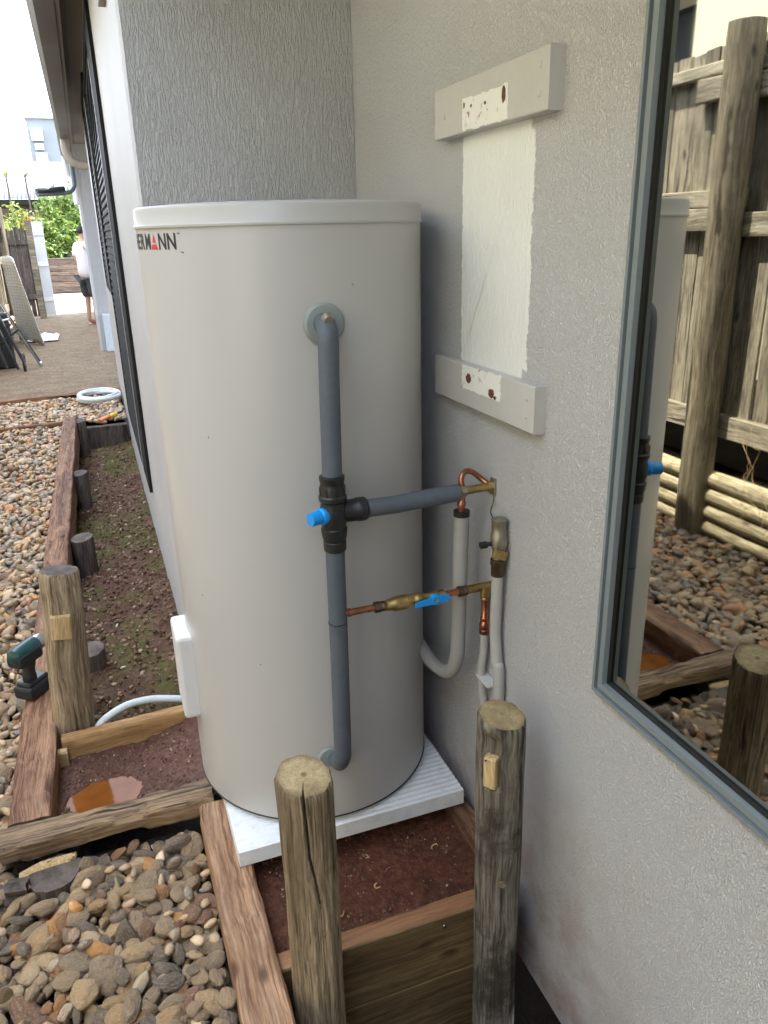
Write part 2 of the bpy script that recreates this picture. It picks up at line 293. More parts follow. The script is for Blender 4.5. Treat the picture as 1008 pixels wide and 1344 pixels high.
# ------------------------------------------------------------------ mesh helpers
class MB:
    def __init__(s): s.v = []; s.f = []; s.mi = []; s.sm = []
    def add(s, vs, fs, mi=0, smooth=False):
        o = len(s.v); s.v += [tuple(map(float, p)) for p in vs]; s.f += [tuple(o+i for i in f) for f in fs]; s.mi += [mi]*len(fs); s.sm += [smooth]*len(fs); return s
    def box(s, x0, x1, y0, y1, z0, z1, mi=0, ch=0):
        if ch <= 0:
            vs = [(x0, y0, z0), (x1, y0, z0), (x1, y1, z0), (x0, y1, z0), (x0, y0, z1), (x1, y0, z1), (x1, y1, z1), (x0, y1, z1)]
            return s.add(vs, [(0, 3, 2, 1), (4, 5, 6, 7), (0, 1, 5, 4), (1, 2, 6, 5), (2, 3, 7, 6), (3, 0, 4, 7)], mi)
        bm = bmesh.new(); bmesh.ops.create_cube(bm, size=1)
        for v in bm.verts: v.co = ((x0+x1)/2+v.co.x*(x1-x0), (y0+y1)/2+v.co.y*(y1-y0), (z0+z1)/2+v.co.z*(z1-z0))
        bmesh.ops.bevel(bm, geom=bm.edges[:], offset=ch, segments=2, affect='EDGES', profile=.5)
        bm.verts.index_update(); s.add([v.co for v in bm.verts], [[v.index for v in f.verts] for f in bm.faces], mi, False); bm.free(); return s
    def tube(s, pts, rad, n=16, mi=0, caps=True, closed=False):
        P = [np.array(p, float) for p in pts]; k = len(P)
        if not hasattr(rad, '__len__'): rad = [rad]*k
        T = []
        for i in range(k):
            a = P[(i-1) % k] if closed or i > 0 else P[i]; b = P[(i+1) % k] if closed or i < k-1 else P[i]
            t = b-a; T.append(t/(np.linalg.norm(t)+1e-12))
        u = np.cross(T[0], (0, 0, 1)); u = np.cross(T[0], (0, 1, 0)) if np.linalg.norm(u) < .1 else u
        vs = []
        for i in range(k):
            u = u-T[i]*(u@T[i]); u /= np.linalg.norm(u); w_ = np.cross(T[i], u)
            for j in range(n):
                a = 2*math.pi*j/n; vs.append(P[i]+rad[i]*(math.cos(a)*u+math.sin(a)*w_))
        fs = []
        for i in range(k if closed else k-1):
            for j in range(n):
                i2 = (i+1) % k; fs.append((i*n+j, i*n+(j+1) % n, i2*n+(j+1) % n, i2*n+j))
        s.add(vs, fs, mi, True)
        if caps and not closed:
            s.add(vs[:n], [tuple(range(n-1, -1, -1))], mi); s.add(vs[-n:], [tuple(range(n))], mi)
        return s
    def lathe(s, prof, axis='Z', c=(0, 0, 0), n=24, mi=0):
        vs = []
        for r, h in prof:
            for j in range(n):
                a = 2*math.pi*j/n; x, y = r*math.cos(a), r*math.sin(a)
                p = {'Z': (x, y, h), 'X': (h, x, y), 'Y': (x, h, -y)}[axis]; vs.append(np.array(p)+np.array(c))
        k = len(prof); fs = [(i*n+j, i*n+(j+1) % n, (i+1)*n+(j+1) % n, (i+1)*n+j) for i in range(k-1) for j in range(n)]
        s.add(vs, fs, mi, True)
        s.add(vs[:n], [tuple(range(n-1, -1, -1))], mi); s.add(vs[-n:], [tuple(range(n))], mi); return s
    def prism(s, poly, h0, h1, mi=0, axis='Z', mi_side=None):
        n = len(poly); mp = {'Z': lambda a, b, h: (a, b, h), 'X': lambda a, b, h: (h, a, b), 'Y': lambda a, b, h: (a, h, b)}[axis]
        vs = [mp(a, b, h0) for a, b in poly]+[mp(a, b, h1) for a, b in poly]
        s.add(vs, [tuple(range(n-1, -1, -1)), tuple(range(n, 2*n))], mi); s.add(vs, [(i, (i+1) % n, n+(i+1) % n, n+i) for i in range(n)], mi if mi_side is None else mi_side); return s
    def build(s, name, mats, parent=None, loc=None, fixn=True):
        me = bpy.data.meshes.new(name); me.from_pydata(s.v, [], s.f)
        for m in (mats if isinstance(mats, (list, tuple)) else [mats]): me.materials.append(M[m] if isinstance(m, str) else m)
        me.polygons.foreach_set('material_index', s.mi); me.polygons.foreach_set('use_smooth', s.sm)
        if fixn:
            bm = bmesh.new(); bm.from_mesh(me); bmesh.ops.remove_doubles(bm, verts=bm.verts[:], dist=1e-6); bmesh.ops.recalc_face_normals(bm, faces=bm.faces[:])
            for e in bm.edges:
                if len(e.link_faces) == 2 and e.calc_face_angle(0) > R_(38): e.smooth = False
            bm.to_mesh(me); bm.free()
        me.update(); return mk(name, me, parent, loc)
def mk(name, me, parent=None, loc=None):
    o = bpy.data.objects.new(name, me); COL.objects.link(o)
    if parent is not None: o.parent = parent
    if loc is not None: o.location = loc
    return o
def tag(o, label=None, cat=None, group=None, kind=None):
    for k, v in (('label', label), ('category', cat), ('group', group), ('kind', kind)):
        if v: o[k] = v
    return o
def thing(name, label, cat, loc=(0, 0, 0), group=None, rz=0):
    o = mk(name, None, None, loc); o.rotation_euler.z = rz; return tag(o, label, cat, group)
def catmull(pts, k=8):
    P = [np.array(p, float) for p in pts]; P = [2*P[0]-P[1]]+P+[2*P[-1]-P[-2]]; o = []
    for i in range(1, len(P)-2):
        for j in range(k):
            t = j/k; a, b, c, d = P[i-1:i+3]
            o.append(.5*((2*b)+(-a+c)*t+(2*a-5*b+4*c-d)*t*t+(-a+3*b-3*c+d)*t**3))
    return o+[P[-2]]
def fbm(x, y, z, o=4):
    return noise.fractal(Vector((x, y, z)), .8, 2.1, o, noise_basis='PERLIN_ORIGINAL')

def timber_mesh(name, L, w_, h, seed=0, rough=.003, bev=.006, chip=0.0, seg=None, mats=('sleeper',), top_mi=0, end_mi=0, split=0.0):
    """sawn timber, local x along the length (0..L), y across centred, z from -h to 0, worn edges"""
    cs = []; nn = 5
    def edge(a, b):
        for i in range(nn): cs.append((a[0]+(b[0]-a[0])*i/nn, a[1]+(b[1]-a[1])*i/nn))
    hw = w_/2; q = [(-hw+bev, 0), (hw-bev, 0), (hw, -bev), (hw, -h+bev), (hw-bev, -h), (-hw+bev, -h), (-hw, -h+bev), (-hw, -bev)]
    for i in range(8):
        if i % 2 == 0: edge(q[i], q[(i+1) % 8])
        else: cs.append(q[i])
    n = len(cs); seg = seg or max(8, int(L/.03)); vs = []
    for i in range(seg+1):
        x = L*i/seg
        for (y, z) in cs:
            k = fbm(x*6+seed*7.3, y*22+seed, z*22, 4); k2 = fbm(x*1.5+seed*3.1, y*60, z*60+seed, 3)
            d = rough*(k*.8+k2*.7); corner = max(0, (abs(y)/hw-.55))*max(0, (abs(z+h/2)/(h/2)-.55))
            if chip: d -= chip*max(0, fbm(x*5+seed*2, y*4+9, z*4, 3)+.05)*corner*6
            e = rough*1.2*fbm(y*40+seed, z*40, i*0+seed, 3) if i in (0, seg) else 0
            l = math.hypot(y, z+h/2)+1e-9
            vs.append((x+e, y+d*y/l, z+d*(z+h/2)/l))
    mb = MB(); fs = [(i*n+j, i*n+(j+1) % n, (i+1)*n+(j+1) % n, (i+1)*n+j) for i in range(seg) for j in range(n)]
    mis = [top_mi if (j % n) < nn else 0 for i in range(seg) for j in range(n)]
    mb.add(vs, fs, 0, True); mb.mi = mis
    mb.add(vs[:n], [tuple(range(n-1, -1, -1))], end_mi); mb.add(vs[-n:], [tuple(range(n))], end_mi)
    return mb
def timber(name, p0, p1, w_, h, mats, label=None, cat=None, group=None, parent=None, **kw):
    """p0,p1: centre line of the top face"""
    p0 = Vector(p0); p1 = Vector(p1); d = p1-p0
    o = timber_mesh(name, d.length, w_, h, **kw).build(name, mats, parent, p0)
    o.rotation_euler = d.to_track_quat('X', 'Z').to_euler()
    if label: tag(o, label, cat, group)
    return o

def round_post(name, base, top, r, mats, label=None, cat=None, group=None, parent=None, seed=0, n=56, m=70, slant=(0, 0), crack=None, notch=None, rough=.002, taper=0.0):
    """mats = (side, end).  crack = list of (height fraction, angle deg), notch = (ang, h0, h1, halfwidth deg, depth)"""
    base = Vector(base); top = Vector(top); ax = top-base; L = ax.length
    vs = []
    for i in range(m+1):
        t = i/m
        for j in range(n):
            a = 2*math.pi*j/n; rr = r*(1+taper*(1-t))
            k = fbm(math.cos(a)*3+seed*5, math.sin(a)*3, t*L*1.6, 3)*rough*1.6+fbm(math.cos(a)*22+seed, math.sin(a)*22, t*L*2.5+seed, 3)*rough*.8
            if i == m: k -= .003
            if crack:
                for (h0, a0), (h1, a1) in zip(crack, crack[1:]):
                    if min(h0, h1) <= t <= max(h0, h1):
                        ca = R_(a0+(a1-a0)*(t-h0)/(h1-h0+1e-9)); dd = abs((a-ca+math.pi) % (2*math.pi)-math.pi)
                        wd = .075*(.35+.65*(t-crack[-1][0])/(crack[0][0]-crack[-1][0]))
                        if dd < wd: k -= .024*(1-dd/wd)
            if notch:
                na, h0, h1, hw, dp = notch; dd = abs((a-R_(na)+math.pi) % (2*math.pi)-math.pi)
                if dd < R_(hw) and h0 <= t <= h1: k -= dp*min(1, 3*(1-dd/R_(hw)))*min(1, (h1-t)/(h1-h0)*6)
            z = t*L+(slant[0]*math.cos(a)+slant[1]*math.sin(a))*r*max(0, (t-.9)/.1)
            vs.append(((rr+k)*math.cos(a), (rr+k)*math.sin(a), z))
    mb = MB(); mb.add(vs, [(i*n+j, i*n+(j+1) % n, (i+1)*n+(j+1) % n, (i+1)*n+j) for i in range(m) for j in range(n)], 0, True)
    # end grain cap with inner ring
    tp = vs[-n:]; c = np.mean(np.array(tp), axis=0)
    inn = [tuple(c+(np.array(p)-c)*.5+np.array((0, 0, .002))) for p in tp]
    mb.add(tp+inn, [(j, (j+1) % n, n+(j+1) % n, n+j) for j in range(n)]+[tuple(range(n, 2*n))], 1, False)
    mb.add(vs[:n], [tuple(range(n-1, -1, -1))], 0)
    o = mb.build(name, mats, parent, base); o.rotation_euler = Vector((0, 0, 1)).rotation_difference(ax).to_euler()
    if label: tag(o, label, cat, group)
    return o
def sheet(name, x0, x1, y0, y1, nx, ny, hf, mat, kind='structure', parent=None):
    xs = np.linspace(x0, x1, nx+1); ys = np.linspace(y0, y1, ny+1)
    vs = [(x, y, hf(x, y)) for y in ys for x in xs]; k = nx+1
    mb = MB().add(vs, [(j*k+i, j*k+i+1, (j+1)*k+i+1, (j+1)*k+i) for j in range(ny) for i in range(nx)], 0, True)
    return tag(mb.build(name, mat, parent, fixn=False), kind=kind)

# ------------------------------------------------------------------ places
W = .80; B = 2.385; P = .173; G = .808; ZS = -.05   # right wall, recess wall, side wall planes, glass plane, sleeper tops
def wallbase(y): return float(np.interp(y, [2.4, 3.0, 3.5, 4.3, 5.6, 8.0, 9.2], [-.12, -.14, -.18, -.23, -.29, -.33, -.36]))
def soil_z(x, y):
    w0 = wallbase(y); k = (P-x)/.45
    return w0-.06*max(0, min(1, k))*min(1, max(0, (y-2.6)/.8))+.030*fbm(x*6, y*6, 1.3, 5)+.010*fbm(x*30, y*30, 5, 4)

# setting ---------------------------------------------------------------------
sheet('ground', -300, 300, -300, 500, 4, 4, lambda x, y: -.80, 'soil_under')
bed = sheet('pebble_bed', -1.40, .16, -1.2, 8.75, 30, 120, lambda x, y: -.175+.008*fbm(x*5, y*5, 0, 3) if not (x > -.34 and y > 1.9) else -.6, 'grit')
sheet('garden_soil', -.32, .19, 2.32, 7.40, 40, 260, soil_z, 'soil_dark')
def boxsoil(x, y):
    z = -.135+.010*fbm(x*9, y*9, 2, 5)+.004*fbm(x*45, y*45, 3, 3)+.05*max(0, min(1, (x+.05)/.2))
    d = math.hypot((x+.165)/.118, (y-2.060)/.092)+.13*fbm(x*14, y*14, 7, 2); z -= .030*max(0, 1-d**2)
    if d < 1.15: z = z*.35+(-.136-.030*max(0, 1-d**2))*.65
    return z
sheet('wet_soil', -.31, .20, 1.90, 2.31, 90, 70, boxsoil, 'soil_box')
sheet('puddle', -.31, .0, 1.96, 2.18, 2, 2, lambda x, y: -.1415, 'water')
sheet('box_soil', .17, .745, 1.26, 2.38, 90, 120, lambda x, y: -.112+.008*fbm(x*9, y*9, 4, 5)+.003*fbm(x*60, y*60, 3, 3)-.02*max(0, (1.5-y)), 'soil_red')
MB().box(.186, W-.002, -.95, .88, -.79, -.16).build('added_near_ground', 'grit')['kind'] = 'structure'  # unseen ground block added to keep light out of the pit below the boards
o = sheet('path', -1.40, 4, 8.62, 18.6, 10, 20, lambda x, y: -.10, 'agg')
sheet('yard', -1.40, 6, 18.6, 25.9, 6, 6, lambda x, y: -.104, 'sand')
MB().box(-60, -1.42, -20, 26, -.79, .22).build('neighbour_ground', 'soil_under')['kind'] = 'structure'
MB().box(-60, 60, 26.12, 220, -.79, .80).build('garden_terrace', 'lawn')['kind'] = 'structure'

# house -------------------------------------------------------------------------
house = thing('house', 'grey textured rendered house with recessed corner, eave, gutter and tinted window', 'house')
WY0, WY1, WZ0, WZ1 = -.62, 1.045, .606, 2.12         # window opening
mb = MB()
def grid_wall(mb, fx, y0, y1, z0, z1):
    mb.add([(fx, y0, z0), (fx, y1, z0), (fx, y1, z1), (fx, y0, z1)], [(0, 1, 2, 3)])
T = .12
for (a, b, c, d) in ((-3.2, WY0, -.33, 2.62), (WY0, WY1, -.33, WZ0), (WY0, WY1, WZ1, 2.62), (WY1, B+.12, -.33, 2.62)):
    mb.box(W, W+T, a, b, c, d)
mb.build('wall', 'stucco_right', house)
MB().box(P, W-.001, B, B+.12, -.4, 2.62).build('wall', 'stucco_shaded', house)
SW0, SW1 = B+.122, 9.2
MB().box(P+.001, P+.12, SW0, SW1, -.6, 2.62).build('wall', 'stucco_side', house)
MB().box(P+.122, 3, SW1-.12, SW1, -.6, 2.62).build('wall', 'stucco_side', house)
MB().box(W+.30, W+.34, WY0-.3, WY1+.3, .2, 2.5).build('room_curtain', 'ink_dark', house)
MB().box(P, W-.001, -3.2, -.95, -.6, 2.62).build('wall', 'stucco_shaded', house)  # wing wall added out of view behind the camera to block light
MB().box(.10, 4.2, -7.0, .75, 2.72, 5.6).build('added_storey', 'stucco_side', house)  # unseen storey and eave added to cut light reaching the recess wall
MB().box(-.35, 4.6, -7.4, 1.1, 5.601, 5.75).build('added_storey_eave', 'soffit', house)
# eave, gutter, roof
MB().box(.045, 4.2, -3.4, 12.0, 2.622, 2.64).build('soffit', 'soffit', house)
MB().box(.035, .055, -3.4, 11.0, 2.44, 2.70).build('fascia', 'fascia', house)
prof = [(.033, 2.56), (.033, 2.42), (-.055, 2.41), (-.085, 2.44), (-.09, 2.55), (-.082, 2.55), (-.078, 2.445), (-.052, 2.416), (.027, 2.426), (.027, 2.56)]
mb = MB().prism(prof, -3.4, 11.0, axis='Y')
mb.build('gutter', 'gutter', house)
mb = MB().add([(-.05, -3.5, 2.60), (-.05, 12.2, 2.60), (4.2, 12.2, 4.1), (4.2, -3.5, 4.1), (-.05, -3.5, 2.57), (-.05, 12.2, 2.57), (4.2, 12.2, 4.07), (4.2, -3.5, 4.07)], [(0, 1, 2, 3), (7, 6, 5, 4), (0, 4, 5, 1), (1, 5, 6, 2), (2, 6, 7, 3), (3, 7, 4, 0)])
mb.build('roof', 'roof_tile', house)
pts = catmull([(-.02, 9.5, 2.43), (-.02, 9.5, 2.30), (.03, 9.5, 2.20), (.12, 9.5, 2.17), (.30, 9.45, 2.16)], 6)
MB().tube(pts, .045, 14).build('downpipe', 'cream_pipe', house)
MB().box(.172-.02, P, 2.86, 2.95, 2.115, 2.30).build('wall_vent', 'soffit', house)
# tinted window in the right wall
def frame_ring(mb, xa, xb, y0, y1, z0, z1, t, mi=0):
    mb.box(xa, xb, y0, y0+t, z0, z1, mi); mb.box(xa, xb, y1-t, y1, z0, z1, mi)
    mb.box(xa, xb, y0+t, y1-t, z0, z0+t, mi); mb.box(xa, xb, y0+t, y1-t, z1-t, z1, mi)
win = MB(); frame_ring(win, W-.013, W+.05, WY0, WY1, WZ0, WZ1, .0065)
win = win.build('window', 'alu', house)
mb = MB(); frame_ring(mb, W-.002, W+.05, WY0+.0065, WY1-.0065, WZ0+.0065, WZ1-.0065, .004); mb.build('seal', 'black_groove', win)
mb = MB(); frame_ring(mb, W-.009, W+.05, WY0+.0107, WY1-.0107, WZ0+.0107, WZ1-.0107, .0125); mb.build('sash', 'alu', win)
mb = MB(); frame_ring(mb, W+.002, W+.05, WY0+.0234, WY1-.0234, WZ0+.0234, WZ1-.0234, .003); mb.build('gasket', 'black_groove', win)
MB().box(G, G+.006, WY0+.0265, WY1-.0265, WZ0+.0265, WZ1-.0265).build('glass', 'mirror', win)
# louvred screen on the side wall
def louvre(LY0, LY1, LZ0, LZ1, near, pitch=.046):
    mb = MB(); mb.box(P-.016, P, LY0, LY0+near, LZ0, LZ1); mb.box(P-.016, P, LY1-.04, LY1, LZ0, LZ1); mb.box(P-.016, P, LY0+near, LY1-.04, LZ0, LZ0+.05); mb.box(P-.016, P, LY0+near, LY1-.04, LZ1-.05, LZ1)
    lw = mb.build('louvre_window', 'black_alu', house)
    MB().box(P-.003, P, LY0+near, LY1-.04, LZ0+.05, LZ1-.05).build('pane', 'dark_glass', lw)
    MB().box(P-.019, P-.0162, LY0+near-.012, LY0+near-.002, LZ0+.01, LZ1-.15).build('edge_strip', 'silver', lw)
    ln = LY1-.041-LY0-near
    sl_ = MB().add([(0, 0, 0), (0, ln, 0), (-.010, ln, -.022), (-.010, 0, -.022), (.002, 0, -.004), (.002, ln, -.004), (-.008, ln, -.026), (-.008, 0, -.026)], [(0, 1, 2, 3), (7, 6, 5, 4), (0, 4, 5, 1), (1, 5, 6, 2), (2, 6, 7, 3), (3, 7, 4, 0)]).build('slat', 'black_alu', lw, (P-.003, LY0+near+.0005, LZ0+.08))
    for i in range(1, int((LZ1-LZ0-.12)/pitch)): c = sl_.copy(); COL.objects.link(c); c.location.z = LZ0+.08+i*pitch
louvre(4.15, 6.35, .13, 2.42, .46); louvre(6.42, 7.75, 1.02, 2.52, .10)
# white unpainted patch with ragged edges
def ragged(y0, y1, z0, z1, n=60, amp=.004, seed=0, skip=()):
    pts = []
    for (a, b, nm) in (((y0, z0), (y1, z0), 'b'), ((y1, z0), (y1, z1), 'r'), ((y1, z1), (y0, z1), 't'), ((y0, z1), (y0, z0), 'l')):
        for i in range(n):
            t = i/n; k = amp*(fbm(t*25+seed, seed*3.3, ord(nm), 4)+.4*random.uniform(-1, 1)) if nm not in skip else 0
            y = a[0]+(b[0]-a[0])*t; z = a[1]+(b[1]-a[1])*t
            pts.append((y+(k if nm in 'lr' else 0), z+(k if nm in 'bt' else 0)))
    return pts
pa = [onx(u, v, W) for u, v in ((607, 182), (607, 480), (697, 162), (686, 502))]
MB().prism(ragged((pa[2][1]+pa[3][1])/2, (pa[0][1]+pa[1][1])/2, 1.140, 1.620, 140, .004, 2), W-.0009, W+.001, axis='X').build('bare_patch', 'white_patch', house)
MB().prism(ragged((pa[2][1]+pa[3][1])/2-.016, (pa[2][1]+pa[3][1])/2+.012, 1.16, 1.60, 140, .006, 5), W-.0005, W+.001, axis='X').build('bare_patch', 'white_patch', house)

# boards left on the wall
def wall_board(label, y0, y1, z0, z1, th, chip, holes, screws):
    o = timber_mesh('wall_board', y1-y0, z1-z0, th, seed=int(z0*10), rough=.0008, bev=.002, seg=16).build('wall_board', 'trim_paint', None, (W-th, y0, (z0+z1)/2))
    o.matrix_world = Matrix(((0, 0, -1, W-th), (1, 0, 0, y0), (0, -1, 0, (z0+z1)/2), (0, 0, 0, 1)))
    o.matrix_world = Matrix(((0, 0, -1, W-th), (1, 0, 0, y0), (0, -1, 0, (z0+z1)/2), (0, 0, 0, 1)))
    tag(o, label, 'board', 'boards left screwed to the wall')
    inv = o.matrix_world.inverted()
    def child(mb, n, m): c = mb.build(n, m, o); c.matrix_parent_inverse = inv; return c
    child(MB().prism(chip, W-th-.0016, W-th+.002, axis='X'), 'chipped_paint', 'chip')
    for (hy, hz, hr, hh) in holes:
        pl = [(hy+hr*math.cos(a)*(1+.35*fbm(math.cos(a)*2, hy*50, a, 2)), hz+hh*math.sin(a)*(1+.35*fbm(math.sin(a)*2, hz*50, a, 2))) for a in np.linspace(0, 2*math.pi, 22)[:-1]]
        child(MB().prism(pl, W-th-.0024, W-th+.001, axis='X'), 'rust_mark', 'rust')
    for (sy_, sz) in screws: child(MB().lathe([(.0001, -.0022), (.0030, -.0022), (.0052, -.0010), (.0056, .001)], 'X', (W-th, sy_, sz), 14), 'screw', 'trim_paint')
ub = [onx(u, v, W-.03) for u, v in ((588, 110), (722, 63), (571, 176), (720, 144))]
Y0, Y1, Z0, Z1 = (ub[1][1]+ub[3][1])/2, 1.735, 1.617, 1.716
q = [onx(u, v, W-.03) for u, v in ((608, 128), (668, 112), (669, 152), (608, 167))]
ch = ragged(q[1][1], q[0][1], Z0+.003, Z0+.062, 24, .003, 9)
wall_board('upper grey painted board on the wall with a chipped white area and rust hole', Y0, Y1, Z0, Z1, .03, ch, [(q[1][1]+.016, Z0+.046, .007, .014), (q[0][1]-.008, Z0+.05, .003, .005), (q[0][1]-.04, Z0+.045, .003, .003), (q[0][1]-.10, Z0+.042, .004, .003)], [(Y0+.03, Z0+.028), (Y0+.03, Z0+.072), (Y1-.05, Z0+.04)])
lb = [onx(u, v, W-.026) for u, v in ((571, 465), (702, 511), (571, 515), (700, 572))]
Y0, Y1, Z0, Z1 = (lb[1][1]+lb[3][1])/2, 1.744, 1.049, 1.143
q = [onx(u, v, W-.026) for u, v in ((607, 490), (655, 510))]
ch = ragged(q[1][1]-.008, q[0][1], Z0+.040, Z1-.001, 24, .003, 4)
wall_board('lower grey painted board on the wall with flaking white notch', Y0, Y1, Z0, Z1, .026, ch, [(q[0][1]-.035, Z0+.066, .012, .011), (q[1][1]+.03, Z0+.052, .013, .010), (q[1][1]+.015, Z0+.045, .006, .004)], [(Y0+.03, Z0+.03), (Y0+.03, Z0+.066)])

# ------------------------------------------------------------------ water heater
TX, TY, TR, TH = .4387, 1.870, .3237, 1.490
heater = thing('water_heater', 'tall cream cylindrical hot water tank standing on a ribbed white slab', 'water heater', (TX, TY, 0))
MB().lathe([(TR-.012, .0), (TR-.004, .004), (TR-.001, .010), (TR, .02)]+[(TR, z) for z in np.linspace(.1, 1.40, 14)]+[(TR, 1.452)], n=160).build('tank', 'tank', heater)
MB().lathe([(TR+.001, 1.447), (TR+.004, 1.4475), (TR+.0045, 1.452), (TR+.002, 1.4555), (TR+.002, 1.480), (TR, 1.4865), (TR-.006, 1.490), (TR-.05, 1.493), (.02, 1.497)], n=160).build('lid', 'lid', heater)
MB().tube([(TR*math.cos(a)-.0, TR*math.sin(a), .016) for a in np.linspace(0, 2*math.pi, 120)[:-1]], .0022, 8, closed=True).build('base_seam', 'black_groove', heater)
MB().box(-.358, -.29, -.065, .075, .228, .470, 0, .010).build('element_cover', 'white_plastic', heater)
MB().box(.04, .16, .06, .2, 1.494, 1.503, 0, .003).build('inspection_plate', 'pale_box', heater)
# brand lettering wrapped round the tank
def letter(ch, a0, a1, z0, z1, mat):
    cu = bpy.data.curves.new('txt', 'FONT'); cu.body = ch; cu.size = 1; cu.extrude = 0; cu.offset = .022; cu.resolution_u = 4
    to = bpy.data.objects.new('txt', cu); COL.objects.link(to); dg = bpy.context.evaluated_depsgraph_get()
    me = to.evaluated_get(dg).to_mesh(); bm = bmesh.new(); bm.from_mesh(me); to.to_mesh_clear()
    bpy.data.objects.remove(to); bpy.data.curves.remove(cu)
    bmesh.ops.triangulate(bm, faces=bm.faces[:])
    for _ in range(2): bmesh.ops.subdivide_edges(bm, edges=[e for e in bm.edges if e.calc_length() > .18], cuts=1)
    bmesh.ops.triangulate(bm, faces=bm.faces[:])
    xs = [v.co.x for v in bm.verts]; ys = [v.co.y for v in bm.verts]; x0, x1, y0, y1 = min(xs), max(xs), min(ys), max(ys)
    for v in bm.verts:
        t = (v.co.x-x0)/(x1-x0); a = R_(a0+(a1-a0)*t); z = z0+(z1-z0)*(v.co.y-y0)/(y1-y0)
        v.co = ((TR+.0007)*math.sin(a), -(TR+.0007)*math.cos(a), z)
    me2 = bpy.data.meshes.new('logo_letter'); bm.to_mesh(me2); bm.free(); me2.materials.append(M[mat]); return mk('logo_letter', me2, heater)
aw = 5.45
for i, chh in enumerate('THERMANN'):
    a1 = -53.8-(7-i)*aw
    if chh == 'A':   # a solid red peak with a bar
        def P3(da, z): a = R_(a1-aw*.9+aw*.9*da); return ((TR+.0007)*math.sin(a), -(TR+.0007)*math.cos(a), z)
        mb = MB().add([P3(.5, 1.437), P3(.26, 1.419), P3(.74, 1.419)], [(0, 1, 2)]).add([P3(.18, 1.4155), P3(.82, 1.4155), P3(1.0, 1.4055), P3(0, 1.4055)], [(0, 1, 2, 3)])
        mb.build('logo_letter', 'red_ink', heater, fixn=False)
    else: letter(chh, a1-aw*.86, a1, 1.4055, 1.437, 'ink')
letter('TM', -52.9, -51.6, 1.434, 1.4375, 'ink')
a = R_(-51); MB().box(-.004, .003, -.0006, .0006, -.0008, .0008).build('scratch', 'bronze', heater, ((TR+.0005)*math.sin(a), -(TR+.0005)*math.cos(a), 1.400)).rotation_euler = (0, .2, a)
for a_, z_ in ((-34, .47), (12, 1.33), (-62, .62), (-48, 1.02)):
    q_ = R_(a_); MB().lathe([(.0, -.0012), (.0016, -.0010), (.0026, .0)], 'Y', (0, 0, 0), 8).build('scuff', 'collar', heater, (TR*math.sin(q_), -TR*math.cos(q_), z_)).rotation_euler.z = q_
# outlet collars
MB().lathe([(.043, -.002), (.043, -.006), (.038, -.011), (.026, -.012)], 'Y', (.4387-TX, 1.547-TY, 1.256), 40).build('outlet_collar', 'collar', heater)
MB().lathe([(.028, -.002), (.028, -.006), (.024, -.010), (.012, -.011)], 'Y', (.397-TX, 1.5495-TY, .207), 32).build('outlet_collar', 'collar', heater)
MB().box(-.118, -.094, -.312, -.296, .012, .04, 0, .003).build('drain_clip', 'collar', heater)

# slab under the tank
slab = MB(); sx0, sx1, sy0, sy1 = .152, .766, 1.535, 2.15; nr = 34; prof = []
for i in range(nr*6+1):
    y = sy0+(sy1-sy0)*i/(nr*6); ph = (i % 6)/6; prof.append((y, -.0005-.0045*(1 if ph in (0,) else (0 if .3 < ph < .8 else .5)) if 0 < i < nr*6 else -.003))
k = len(prof); vs = [(sx0, y, z) for y, z in prof]+[(sx1, y, z) for y, z in prof]
slab.add(vs, [(i, i+1, k+i+1, k+i) for i in range(k-1)], 0, False)
bt = [(sx0, sy0, -.046), (sx0, sy1, -.046), (sx1, sy0, -.046), (sx1, sy1, -.046)]; o_ = len(vs)
slab.add(vs+bt, [(0, k, o_+2, o_), (k-1, o_+1, o_+3, 2*k-1), tuple([o_]+list(range(k))[::1]+[o_+1]), tuple([o_+2]+list(range(k, 2*k))+[o_+3]), (o_, o_+2, o_+3, o_+1)])
tag(slab.build('base_slab', 'slab'), 'white ribbed concrete slab under the water tank', 'slab')

# ------------------------------------------------------------------ hot water pipework
PY = 1.482; px = .4215
hot = thing('insulated_pipework', 'blue grey insulated pipe run with black tee valve on the tank front', 'pipework', (px, PY, .87))
def L3(*p): return [(a-px, b-PY, c-.87) for a, b, c in p]
top = [(.437, 1.552, 1.257), (.434, 1.52, 1.257), (.430, 1.495, 1.250), (.428, PY, 1.228), (.426, PY, 1.15), (.4225, PY, .95), (.4215, PY, .915)]
MB().tube(L3(*catmull(top, 6)), .0212, 24).build('upper_pipe', 'insul', hot)
MB().tube(L3((.4325, 1.505, 1.268), (.432, 1.494, 1.272), (.431, 1.480, 1.268)), [.012, .0125, .009], 14).build('elbow_fitting', 'brass_dull', hot)
low = [(.4215, PY, .82), (.4205, PY, .70), (.419, PY, .50), (.416, PY, .28), (.4150, PY+.004, .245), (.4135, PY+.02, .218), (.413, PY+.045, .206), (.413, 1.548, .205)]
MB().tube(L3(*catmull(low, 6)), .0208, 24).build('lower_pipe', 'insul', hot)
MB().lathe([(.0205, .612), (.0215, .611), (.0215, .609), (.0205, .608)], 'Z', (-.0022, 0, -.87), 24).build('insulation_joint', 'blackp', hot)
t1 = [(.0228, -.085), (.0245, -.083), (.0250, -.064), (.0235, -.062), (.0262, -.054), (.0285, -.040), (.0285, -.034), (.0255, -.031), (.0275, -.022), (.0290, -.012), (.0285, .012), (.0265, .020), (.0265, .026), (.0300, .030), (.0300, .039), (.0270, .042), (.0270, .060), (.0255, .063), (.0255, .071), (.0270, .073), (.0270, .082), (.0225, .084)]
tee = MB().lathe(t1, 'Z', (0, 0, 0), 32).build('tee_valve', 'blackp', hot)
